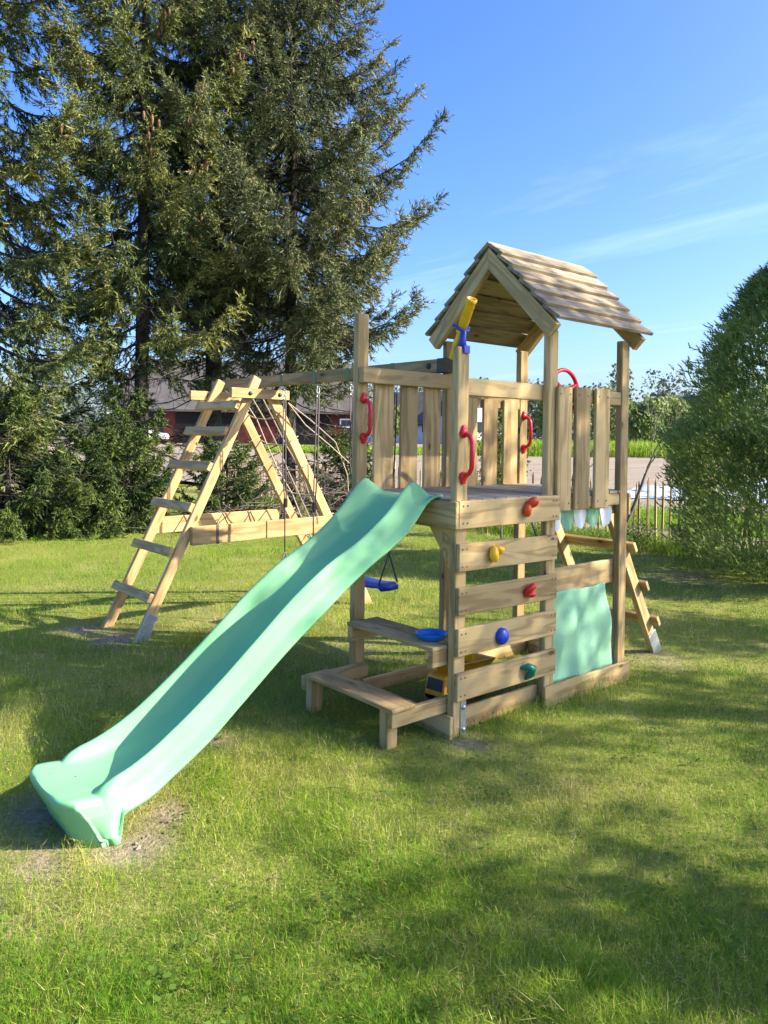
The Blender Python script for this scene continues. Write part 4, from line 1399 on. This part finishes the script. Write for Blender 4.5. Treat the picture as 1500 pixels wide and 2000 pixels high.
# ------------------------------------------------------------------ broad shrubs and trees
def leaves(P, D, size, tint, r, fold=0.25):
    n = len(P)
    s = unit(np.cross(D, r.normal(0, 1, (n, 3)))); nn = np.cross(D, s)
    L = size[:, None]
    a = P; b_ = P + D * L * .5 + s * L * .32 + nn * L * fold * .3; c = P + D * L; d = P + D * L * .5 - s * L * .32 + nn * L * fold * .3
    tri = np.stack([np.stack([a, b_, c], 1), np.stack([a, c, d], 1)], 1).reshape(-1, 3, 3)
    return tri, np.repeat(tint, 2)

M_THUJA = leafy('thuja_sprays', [(0.0, (0.10, 0.165, 0.05)), (0.45, (0.27, 0.375, 0.095)), (0.8, (0.38, 0.44, 0.12)), (1.0, (0.56, 0.50, 0.22))], 0.5, 0.5, 0.35)
def thuja(x0, y0, H, R, seed, label):
    r = np.random.default_rng(seed)
    root = thing('thuja_shrub', (x0, y0, 0), label, 'shrub')
    tube('trunk', [(x0, y0, -0.1), (x0 + .05, y0, 1.2), (x0, y0 + .04, H * .85)], [0.09, 0.07, 0.02], M_BARK, root)
    n = 34000
    z = H * (r.uniform(0, 1, n) ** 1.08) * 0.99 + 0.05
    z = np.where((z < 0.7) & (r.uniform(0, 1, n) < .45), z + 1.0, z)
    a = r.uniform(0, 2 * np.pi, n)
    t = z / H
    prof_ = R * np.interp(t, [0, 0.08, 0.25, 0.45, 0.7, 0.88, 1.0], [0.60, 0.86, 1.0, 0.98, 0.74, 0.46, 0.06])
    lump = 0.78 + 0.28 * vnoise(a * 3.6, z * 2.6, 71) + 0.26 * (vnoise(a * 8, z * 5, 72) - 0.5) + 0.16 * (vnoise(a * 19, z * 12, 74) - 0.3)
    rr = prof_ * lump * np.clip(1.06 - np.abs(r.normal(0, 0.15, n)) + 0.10 * (r.uniform(0, 1, n) > .9), 0.35, 1.2)
    P = np.stack([x0 + rr * np.cos(a), y0 + rr * np.sin(a), z], -1)
    out_ = np.stack([np.cos(a), np.sin(a), np.zeros(n)], -1)
    D0 = unit(out_ * 0.75 + np.array([0, 0, .75]) + r.normal(0, .35, (n, 3)))
    s0 = unit(np.cross(D0, r.normal(0, 1, (n, 3))))
    tone = np.clip(0.34 + 0.55 * (vnoise(a * 5, z * 4, 73) - .5) + r.normal(0, .14, n) + np.where(r.uniform(0, 1, n) < .04, .45, 0), 0, 1)
    tri, tq = twigs(P, D0, r.uniform(0.07, 0.15, n), tone, r, 0.016)
    soup('foliage', tri, tq, M_THUJA, root, Matrix.Identity(4))
    return root
thuja(6.52, 0.78, 3.8, 1.36, 201, 'big dark green thuja shrub at the right edge of the lawn')

M_SPRING = leafy('spring_leaves', [(0.0, (0.05, 0.085, 0.02)), (0.5, (0.13, 0.175, 0.035)), (1.0, (0.27, 0.28, 0.07))], 0.4)
M_SHADE = leafy('broad_leaves', [(0.0, (0.04, 0.07, 0.02)), (1.0, (0.11, 0.15, 0.04))], 0.3)

def bare_limbs(base, H, spread, r, depth=3, r0=0.03, lean=(0, 0), first=0.45):
    """forking limbs: list of tubes, and the tips"""
    geo, tips = [], []
    def grow(p, d, L, rad, lev):
        n = 5
        pts, rs = [p], [rad]
        q = p.copy(); dd = d.copy()
        for i in range(n):
            dd = unit(dd + r.normal(0, 0.13, 3) + np.array([0, 0, .05]))
            q = q + dd * L / n
            pts.append(q.copy()); rs.append(rad * (1 - 0.45 * (i + 1) / n))
        geo.append(tube_geo(pts, rs, 6 if lev == 0 else 4, False))
        if lev < depth:
            for k in range(2 + (r.uniform() < .5) + (lev > 0)):
                j = n if k == 0 else r.integers(2, n + 1)
                nd = unit(dd + r.normal(0, spread, 3) + np.array([0, 0, .15]))
                grow(pts[j].copy(), nd, L * r.uniform(.5, .8), rs[j] * .7, lev + 1)
        else:
            tips.append(q.copy())
        tips.extend(pts[2:] if lev >= depth - 1 else [])
    grow(np.array(base, float), unit(np.array([lean[0], lean[1], 1.0])), H * first, r0, 0)
    return geo, np.array(tips)

def small_tree(name, base, H, spread, seed, label, cat, r0=0.03, lean=(0, 0), leaf=None, nleaf=0, lsize=0.05, lspread=0.12, depth=3, first=.45, group=None, bark=None):
    r = np.random.default_rng(seed)
    root = thing(name, base, label, cat, group)
    geo, tips = bare_limbs(base, H, spread, r, depth, r0, lean, first)
    mesh_obj('trunk', *geo[0], bark or M_BARE, root, None, True)
    mesh_obj('branches', *join_geo(geo[1:]), bark or M_BARE, root, None, True)
    if leaf is not None:
        P = tips[r.integers(0, len(tips), nleaf)] + r.normal(0, lspread, (nleaf, 3))
        D = unit(r.normal(0, 1, (nleaf, 3)) + np.array([0, 0, -.1]))
        tri, tt = leaves(P, D, lsize * r.uniform(.6, 1.3, nleaf), np.clip(r.normal(.5, .2, nleaf), 0, 1), r)
        soup('crown', tri, tt, leaf, root, Matrix.Identity(4))
    return root

# bare tree behind the tower and its neighbours by the fence
small_tree('bare_tree', (7.02, 3.62, -0.05), 2.9, 0.5, 305, 'bare pale branched tree leaning right beside the thuja', 'tree', 0.034, (0.30, -0.30), None, depth=3, first=.42)
small_tree('bare_tree', (7.6, 4.75, -0.05), 3.2, 0.55, 311, 'bare twiggy tree rising behind the red steering wheel', 'tree', 0.04, (0.05, -.02), None, depth=4, first=.42)
small_tree('leafing_shrub', (5.55, 3.75, -0.05), 2.2, 0.6, 306, 'shrub with fresh yellow green leaves behind the tower', 'shrub', 0.02, (0, 0), M_SPRING, 3600, 0.042, 0.09, depth=3, first=.35)
small_tree('leafing_shrub', (6.2, 5.0, -0.05), 1.9, 0.65, 307, 'thin leafing shrub seen through the gaps between the slats', 'shrub', 0.02, (0, 0), M_SPRING, 1600, 0.04, 0.10, depth=3, first=.3)
small_tree('bramble', (6.75, 2.95, -0.05), 0.7, 0.8, 308, 'low bramble with green leaves at the fence foot', 'shrub', 0.008, (0, 0), M_SPRING, 700, 0.035, 0.10, depth=3, first=.3)
small_tree('bramble', (6.7, 4.3, -0.05), 0.75, 0.9, 309, 'low leafy bramble under the access ladder', 'shrub', 0.008, (0, 0), M_SPRING, 1500, 0.035, 0.14, depth=3, first=.3)

# heap of cut twigs below the spruces
def twig_heap():
    r = np.random.default_rng(55)
    geo = []
    for i in range(520):
        c = np.array([r.normal(4.4, .95), r.normal(8.0, .5), 0])
        hmax = 0.75 * np.exp(-((c[0] - 4.4) / 1.2) ** 2) + .25
        c[2] = r.uniform(0.0, hmax)
        d = unit(r.normal(0, 1, 3) * np.array([1, 1, .55])); L = r.uniform(.25, .8)
        geo.append(tube_geo([c - d * L / 2, c + r.normal(0, .04, 3), c + d * L / 2], [0.008, 0.006, 0.002], 4, False))
    o = mesh_obj('twig_heap', *join_geo(geo), M_TWIG)
    o['kind'] = 'stuff'
    tag(o, 'tangled heap of cut dead twigs behind the swing frame', 'brushwood')
twig_heap()

# off to the right: the garden trees whose shade dapples the lawn
def shade_tree(base, zc, rad, hz, n, seed, label, lsize=0.095, wz=None):
    r = np.random.default_rng(seed)
    root = thing('garden_tree', base, label, 'tree', 'garden trees to the right of the lawn')
    H = zc + hz
    tube('trunk', [(base[0], base[1], -.1), (base[0] + .05, base[1], zc), (base[0], base[1], H - .3)], [0.13, 0.10, 0.03], M_BARE, root)
    nb = 26 if wz is None else 40
    geo, C = [], []
    for i in range(nb):
        z0 = r.uniform(zc - hz * .85, zc + hz * .5)
        d = unit(r.normal(0, 1, 3) * np.array([1, 1, .8]))
        e = np.array([base[0], base[1], zc]) + d * np.array([rad, rad, hz]) * r.uniform(.55, 1)
        p0 = np.array([base[0], base[1], min(z0, e[2] + .2)])
        geo.append(tube_geo([p0, (p0 + e) / 2 + np.array([0, 0, .12]), e], [.035, .022, .008], 4, False))
        for q in np.linspace(.4, 1, 4):
            C.append(p0 + (e - p0) * q)
    mesh_obj('branches', *join_geo(geo), M_BARE, root)
    C = np.array(C)
    pw = np.ones(len(C)) if wz is None else np.interp(C[:, 2], wz[0], wz[1])
    P = C[r.choice(len(C), n, p=pw / pw.sum())] + r.normal(0, rad * .15, (n, 3))
    tri, tt = leaves(P, unit(r.normal(0, 1, (n, 3))), lsize * r.uniform(.6, 1.3, n), np.clip(r.normal(.5, .2, n), 0, 1), r)
    soup('crown', tri, tt, M_SHADE, root, Matrix.Identity(4))
NQ = np.array([-SUN_H[1], SUN_H[0]])
def sunside(q, D):
    p = NQ * q + SUN_H * D
    return (float(p[0]), float(p[1]), 0.0)
shade_tree(sunside(0.55, 8.0), 5.6, 1.35, 3.6, 9600, 401, 'tall leafy garden tree off to the right of the lawn', wz=((1, 4.6, 5.4, 7.8, 9), (.8, .9, 1, 1, .5)))
shade_tree(sunside(-1.7, 5.6), 2.5, 1.15, 1.3, 3600, 402, 'small round leafy garden tree nearest the viewer on the right')
shade_tree(sunside(2.6, 7.4), 3.4, 1.1, 2.0, 2600, 403, 'slim leafy garden tree between the tall tree and the thuja')

# ------------------------------------------------------------------ paling fence
fence = thing('paling_fence', (7.45, 6, 0), 'split chestnut paling fence with wire along the field edge', 'fence')
V, F = [], []
r_ = np.random.default_rng(77)
pv = []
for k, (rad, z) in enumerate(((0.020, -0.10), (0.019, 0.5), (0.017, 0.90), (0.004, 0.96))):
    for a in range(5):
        t = a * 2 * math.pi / 5 + 0.2 * k
        pv.append((z, rad * math.cos(t) * (1.15 if a % 2 else .85), rad * math.sin(t)))
pf = [(k * 5 + a, k * 5 + (a + 1) % 5, (k + 1) * 5 + (a + 1) % 5, (k + 1) * 5 + a) for k in range(3) for a in range(5)] + [(15, 16, 17, 18, 19)]
proto = None
y = -1.6
ip = 0
while y < 16.5 and ip < 155:
    m = Matrix.Translation((7.45 + r_.normal(0, .012), y, r_.normal(0, .025))) @ Matrix.Rotation(r_.normal(0, .035), 4, 'X') @ Matrix.Rotation(-math.pi / 2 + r_.normal(0, .02), 4, 'Y') @ Matrix.Rotation(r_.uniform(0, 6), 4, 'X')
    if proto is None:
        proto = mesh_obj('paling', pv, pf, W_PALE, fence, m)
    else:
        c = proto.copy(); COL.objects.link(c); place(c, fence, m)
    ip += 1
    y += 0.118 + r_.normal(0, .012)
for yy in (-0.9, 2.35, 5.6, 8.9, 12.2, 15.5):
    tube('fence_post', [(7.41, yy, -.1), (7.41, yy, 1.05)], 0.04, W_PALE, fence, 8)
for z in (0.25, 0.72):
    tube('wire', [(7.428, yy, z + .01 * math.sin(yy * 3)) for yy in np.linspace(-1.6, 16.5, 60)], 0.004, M_ZINC, fence, 4)

# ------------------------------------------------------------------ beyond the fence
def sheet_mat():
    m, n, l, out = new_mat('plastic_film')
    p = principled(n, l, out, 0.22, 0.6)
    tcx = n.new('ShaderNodeTexCoord')
    t = noise(n, l, tcx.outputs['Object'], 2.2, 5, .65)
    r = ramp(n, [(.35, (.30, .36, .46)), (.6, (.62, .68, .76))])
    l.new(t.outputs['Fac'], r.inputs[0]); l.new(r.outputs[0], p.inputs['Base Color'])
    b = bump(n, l, t.outputs['Fac'], .8, .08); l.new(b.outputs[0], p.inputs['Normal'])
    return m
M_FILM = sheet_mat()
for k, (d0, lab) in enumerate(((16.2, 'nearest'), (18.4, 'second'), (20.8, 'third'), (23.6, 'farthest'))):
    # strips of film laid across the field on the right
    c0 = np.array([d0 + 1.5, -2.0 - 0.0 * k]); c1 = np.array([d0 - 0.8, 9.5])
    V, F = [], []
    n = 44
    rr = np.random.default_rng(500 + k)
    for i in range(n):
        t = i / (n - 1)
        cxy = c0 + (c1 - c0) * t
        for j in range(5):
            s = -1 + j / 2
            xq = cxy[0] + s * (0.62 + .12 * math.sin(i * 1.7 + k)); yq = cxy[1]
            V.append((xq, yq, float(fz(np.array(xq), np.array(yq))) + 0.03 + 0.10 * (1 - s * s) * (1 + .5 * rr.normal())))
    F = [(i * 5 + j, (i + 1) * 5 + j, (i + 1) * 5 + j + 1, i * 5 + j + 1) for i in range(n - 1) for j in range(4)]
    o = mesh_obj('plastic_film', V, F, M_FILM, None, None, True)
    tag(o, f'{lab} crumpled strip of bluish white plastic film laid on the field', 'plastic sheet', 'film strips on the field')

def at(u, d):
    """a spot on the land d metres in front of the viewpoint, u to the right as a fraction of d"""
    p = CAM + np.array([_f[0], _f[1], 0]) * d + _r * (u * d)
    z = float(field_z(np.array(p[0]), np.array(p[1]))) - 0.02
    return np.array([p[0], p[1], z])

M_ROOFT = plain('grey_tile_roof', (0.085, 0.078, 0.075), 0.8, 0.2, 0, 0.25, 1.2)
M_FALU = plain('falun_red_shaded', (0.085, 0.024, 0.022), 0.85, 0.1, 0, 0.25, 2.0)  # red darkened: shade of the barn front and eaves put into the colour
M_FARW = plain('white_render', (0.72, 0.73, 0.74), 0.8, 0.2, 0, 0.06, 1.0)
M_DARKOP = plain('dark_opening', (0.015, 0.014, 0.014), 0.8, 0.1)
M_GLASS = plain('window_glass', (0.04, 0.05, 0.065), 0.1, 0.6)
def house(name, u, d, length, depth, wall_h, roof_h, yaw, wall, label, cat, openings=(), gable_front=False, trim=None):
    c = at(u, d)
    root = thing(name, tuple(c), label, cat)
    Mx = Matrix.Translation(c) @ Matrix.Rotation(math.atan2(-_r[1], -_r[0]) + math.pi + yaw, 4, 'Z')
    hl, hd = length / 2, depth / 2
    def mo(n_, V, F, m_, par=root):
        return mesh_obj(n_, [Mx @ Vector(v) for v in V], F, m_, par)
    # walls with gables
    V = [(-hl, -hd, -.5), (hl, -hd, -.5), (hl, hd, -.5), (-hl, hd, -.5), (-hl, -hd, wall_h), (hl, -hd, wall_h), (hl, hd, wall_h), (-hl, hd, wall_h)]
    if gable_front:
        V += [(0, -hd, wall_h + roof_h), (0, hd, wall_h + roof_h)]
        F = [(0, 1, 5, 8, 4), (2, 3, 7, 9, 6), (1, 2, 6, 5), (3, 0, 4, 7)]
    else:
        V += [(-hl, 0, wall_h + roof_h), (hl, 0, wall_h + roof_h)]
        F = [(0, 1, 5, 4), (2, 3, 7, 6), (1, 2, 6, 9, 5), (3, 0, 4, 8, 7)]
    w_ = mo('wall', V, F, wall)
    o_ = 0.45; t_ = .22
    k_ = roof_h / (hl if gable_front else hd)
    if gable_front:
        a = hl + o_; e = hd + o_
        Vt = [(-a, -e, wall_h - o_ * k_), (0, -e, wall_h + roof_h), (a, -e, wall_h - o_ * k_), (-a, e, wall_h - o_ * k_), (0, e, wall_h + roof_h), (a, e, wall_h - o_ * k_)]
    else:
        a = hd + o_; e = hl + o_
        Vt = [(-e, -a, wall_h - o_ * k_), (-e, 0, wall_h + roof_h), (-e, a, wall_h - o_ * k_), (e, -a, wall_h - o_ * k_), (e, 0, wall_h + roof_h), (e, a, wall_h - o_ * k_)]
    V = [(x, y, z + .03) for x, y, z in Vt] + [(x, y, z + t_) for x, y, z in Vt]
    F = [(6, 7, 10, 9), (7, 8, 11, 10), (0, 3, 4, 1), (1, 4, 5, 2), (0, 1, 7, 6), (1, 2, 8, 7), (3, 9, 10, 4), (4, 10, 11, 5), (0, 6, 9, 3), (2, 5, 11, 8)]
    mo('roof', V, F, M_ROOFT)
    for kind, cx, cz, w, h in openings:
        V, F = bevel_box(w, .12, h, .01)
        fr = mo('window' if kind == 'w' else 'door', [(v[0] + cx, v[1] - hd, v[2] + cz) for v in V], F, M_FARW if kind == 'w' else M_DARKOP, root)
        if kind == 'w':
            V, F = bevel_box(w - .24, .06, h - .24, .01)
            mo('pane', [(v[0] + cx, v[1] - hd - .05, v[2] + cz) for v in V], F, M_GLASS, fr)
    return root
house('barn', -0.175, 74, 21, 12, 3.0, 4.6, 0.10, M_FALU, 'long red barn with big grey roof behind the spruces', 'barn',
      [('d', 5.2, 1.3, 4.6, 2.7), ('w', 8.9, 1.9, 1.0, 0.8), ('d', -3.5, 1.3, 5.0, 2.6), ('d', -8.2, 1.3, 2.4, 2.6)])
house('house', 0.119, 84, 6.5, 9, 3.4, 3.0, 0.25, M_FARW, 'white gabled house showing between slats right of the near post', 'house', [('w', -1.2, 1.8, 1.1, 1.3), ('w', 1.4, 1.8, 1.1, 1.3)], True)
house('house', 0.050, 92, 11, 9, 2.3, 3.6, -0.5, M_FARW, 'white house with grey roof showing between slats left of the near post', 'house', [('w', -2.6, 1.7, 1.2, 1.2), ('w', 0, 1.7, 1.2, 1.2), ('w', 2.6, 1.7, 1.2, 1.2)], False)
house('house', 0.383, 106, 7, 8, 3.4, 3.2, 0.45, M_FALU, 'small red house with white window beside the thuja', 'house', [('w', -1.0, 4.0, 1.2, 1.2), ('w', 1.2, 2.0, 1.2, 1.4)], True)

# white car parked by the barn
def car(u, d):
    c = at(u, d)
    root = thing('parked_car', tuple(c), 'white car parked by the barn, glimpsed through the spruce trunks', 'car')
    Mx = Matrix.Translation(c) @ Matrix.Rotation(math.atan2(-_r[1], -_r[0]) + math.pi + .15, 4, 'Z')
    prof_ = [(-2.1, .35), (-2.15, .75), (-1.95, .95), (-1.5, 1.42), (.1, 1.45), (.85, 1.0), (1.9, .85), (2.1, .6), (2.05, .35)]
    n = len(prof_)
    V = [(x, -.85, z) for x, z in prof_] + [(x, .85, z) for x, z in prof_]
    F = [tuple(range(n)), tuple(reversed(range(n, 2 * n)))] + [(i, i + n, (i + 1) % n + n, (i + 1) % n) for i in range(n)]
    mesh_obj('body', [Mx @ Vector(v) for v in V], F, M_FARW, root)
    V = [(-1.4, -.87, 1.0), (.65, -.87, 1.02), (.05, -.87, 1.36), (-1.2, -.87, 1.34)]
    V += [(x, -.82, z) for x, y, z in V]
    mesh_obj('window', [Mx @ Vector(v) for v in V], [(0, 1, 2, 3), (7, 6, 5, 4), (0, 4, 5, 1), (1, 5, 6, 2), (2, 6, 7, 3), (3, 7, 4, 0)], M_GLASS, root)
    for wx in (-1.3, 1.3):
        for wy in (-.8, .8):
            V, F = lathe_geo([(0, .1), (.3, .1), (.33, .05), (.33, -.1), (0, -.1)], (wx, wy, .33), (0, -1, 0), 14)
            mesh_obj('wheel', [Mx @ Vector(v) for v in V], F, M_BLACK, root)
car(-0.314, 66)

# bright green trees along the far edge of the field
M_MIDT = leafy('midfield_leaves', [(0.0, (0.10, 0.15, 0.04)), (0.5, (0.19, 0.26, 0.07)), (1.0, (0.30, 0.35, 0.12))], 0.3)
M_WOOD = leafy('hazed_pine_needles', [(0.0, (0.08, 0.11, 0.09)), (0.5, (0.12, 0.15, 0.115)), (1.0, (0.19, 0.21, 0.15))], 0.1)  # paler, bluer needles: distance haze put into the colour
def blob_tree(name, u, d, H, R, seed, label, mat, n, ls, group):
    r = np.random.default_rng(seed)
    c = at(u, d)
    root = thing(name, tuple(c), label, 'tree', group)
    tube('trunk', [tuple(c + np.array([0, 0, -.2])), tuple(c + np.array([0, 0, H * .7]))], [.18, .06], M_BARE, root, 6)
    K = 16
    cc = unit(r.normal(0, 1, (K, 3))) * r.uniform(.25, .75, (K, 1)) * np.array([R, R, H * .42]) + np.array([0, 0, H * .56])
    P = cc[r.integers(0, K, n)] + unit(r.normal(0, 1, (n, 3))) * (R * .38 * r.uniform(.5, 1.05, n) ** .5)[:, None] + c
    P[:, 2] = np.maximum(P[:, 2], c[2] + .1)
    tri, tt = leaves(P, unit(r.normal(0, 1, (n, 3))), ls * r.uniform(.6, 1.3, n), np.clip(r.normal(.5, .22, n), 0, 1), r)
    soup('crown', tri, tt, mat, root, Matrix.Identity(4))
    return root
MG = 'bright trees across the field'
for i, (u, d, H, R, lab) in enumerate(((0.335, 58, 4.8, 2.1, 'round bright green tree across the field, just right of the tower post'),
                                       (0.372, 66, 5.0, 2.3, 'bright green tree in front of the small red house'),
                                       (0.285, 64, 5.2, 2.6, 'bright green tree seen between the upright slats and the right post'),
                                       (0.225, 70, 6.2, 2.6, 'bright green tree showing past the red handle of the back post'),
                                       (0.16, 72, 5.2, 2.4, 'green tree showing right of the white gabled house'),
                                       (0.012, 60, 4.0, 1.7, 'green tree showing between the slats above the slide'))):
    blob_tree('field_tree', u, d, H, R, 600 + i, lab, M_MIDT, 3000, .34, MG)
# reeds along the far edge of the field
def reeds():
    r = np.random.default_rng(88)
    N = 26000
    u = r.uniform(-.16, .60, N); d = r.uniform(48, 56, N)
    p = CAM[None, :2] + np.array([_f[0], _f[1]])[None] * d[:, None] + _r[None, :2] * (u * d)[:, None]
    z = field_z(p[:, 0], p[:, 1]) - .05
    h = r.uniform(.5, 1.3, N) * np.where(u < 0.12, .4, 1.0)
    tri, tt = blades(p[:, 0], p[:, 1], z, h, r.uniform(.05, .12, N), np.clip(.52 + r.normal(0, .14, N), 0, 1), r.uniform(.1, .6, N), 89)
    o = soup('reed_strip', tri, tt, M_GRASS)
    o['kind'] = 'stuff'
reeds()
# distant pine wood
def far_wood():
    r = np.random.default_rng(99)
    T_, tt = [], []
    for i in range(260):
        u = r.uniform(-0.72, 0.80); d = r.uniform(150, 230)
        c = at(u, d)
        H = r.uniform(9, 15.5) * (0.80 + 0.35 * vnoise(np.array(u * 9), np.array(2.0), 5))
        R = r.uniform(2.4, 4.2)
        n = 330
        t = r.uniform(0.0, 1, n)
        rad = R * np.sqrt(np.clip(1 - ((t - .55) / .5) ** 2, 0.02, 1)) * r.uniform(.4, 1, n)
        a = r.uniform(0, 6.283, n)
        P = c + np.stack([rad * np.cos(a), rad * np.sin(a), H * t], -1)
        tri, q = leaves(P, unit(r.normal(0, 1, (n, 3))), r.uniform(0.55, 1.15, n), np.clip(r.normal(.45, .2, n) + r.normal(0, .12), 0, 1), r)
        T_.append(tri); tt.append(q)
    o = soup('distant_wood', np.concatenate(T_), np.concatenate(tt), M_WOOD)
    o['kind'] = 'stuff'
far_wood()
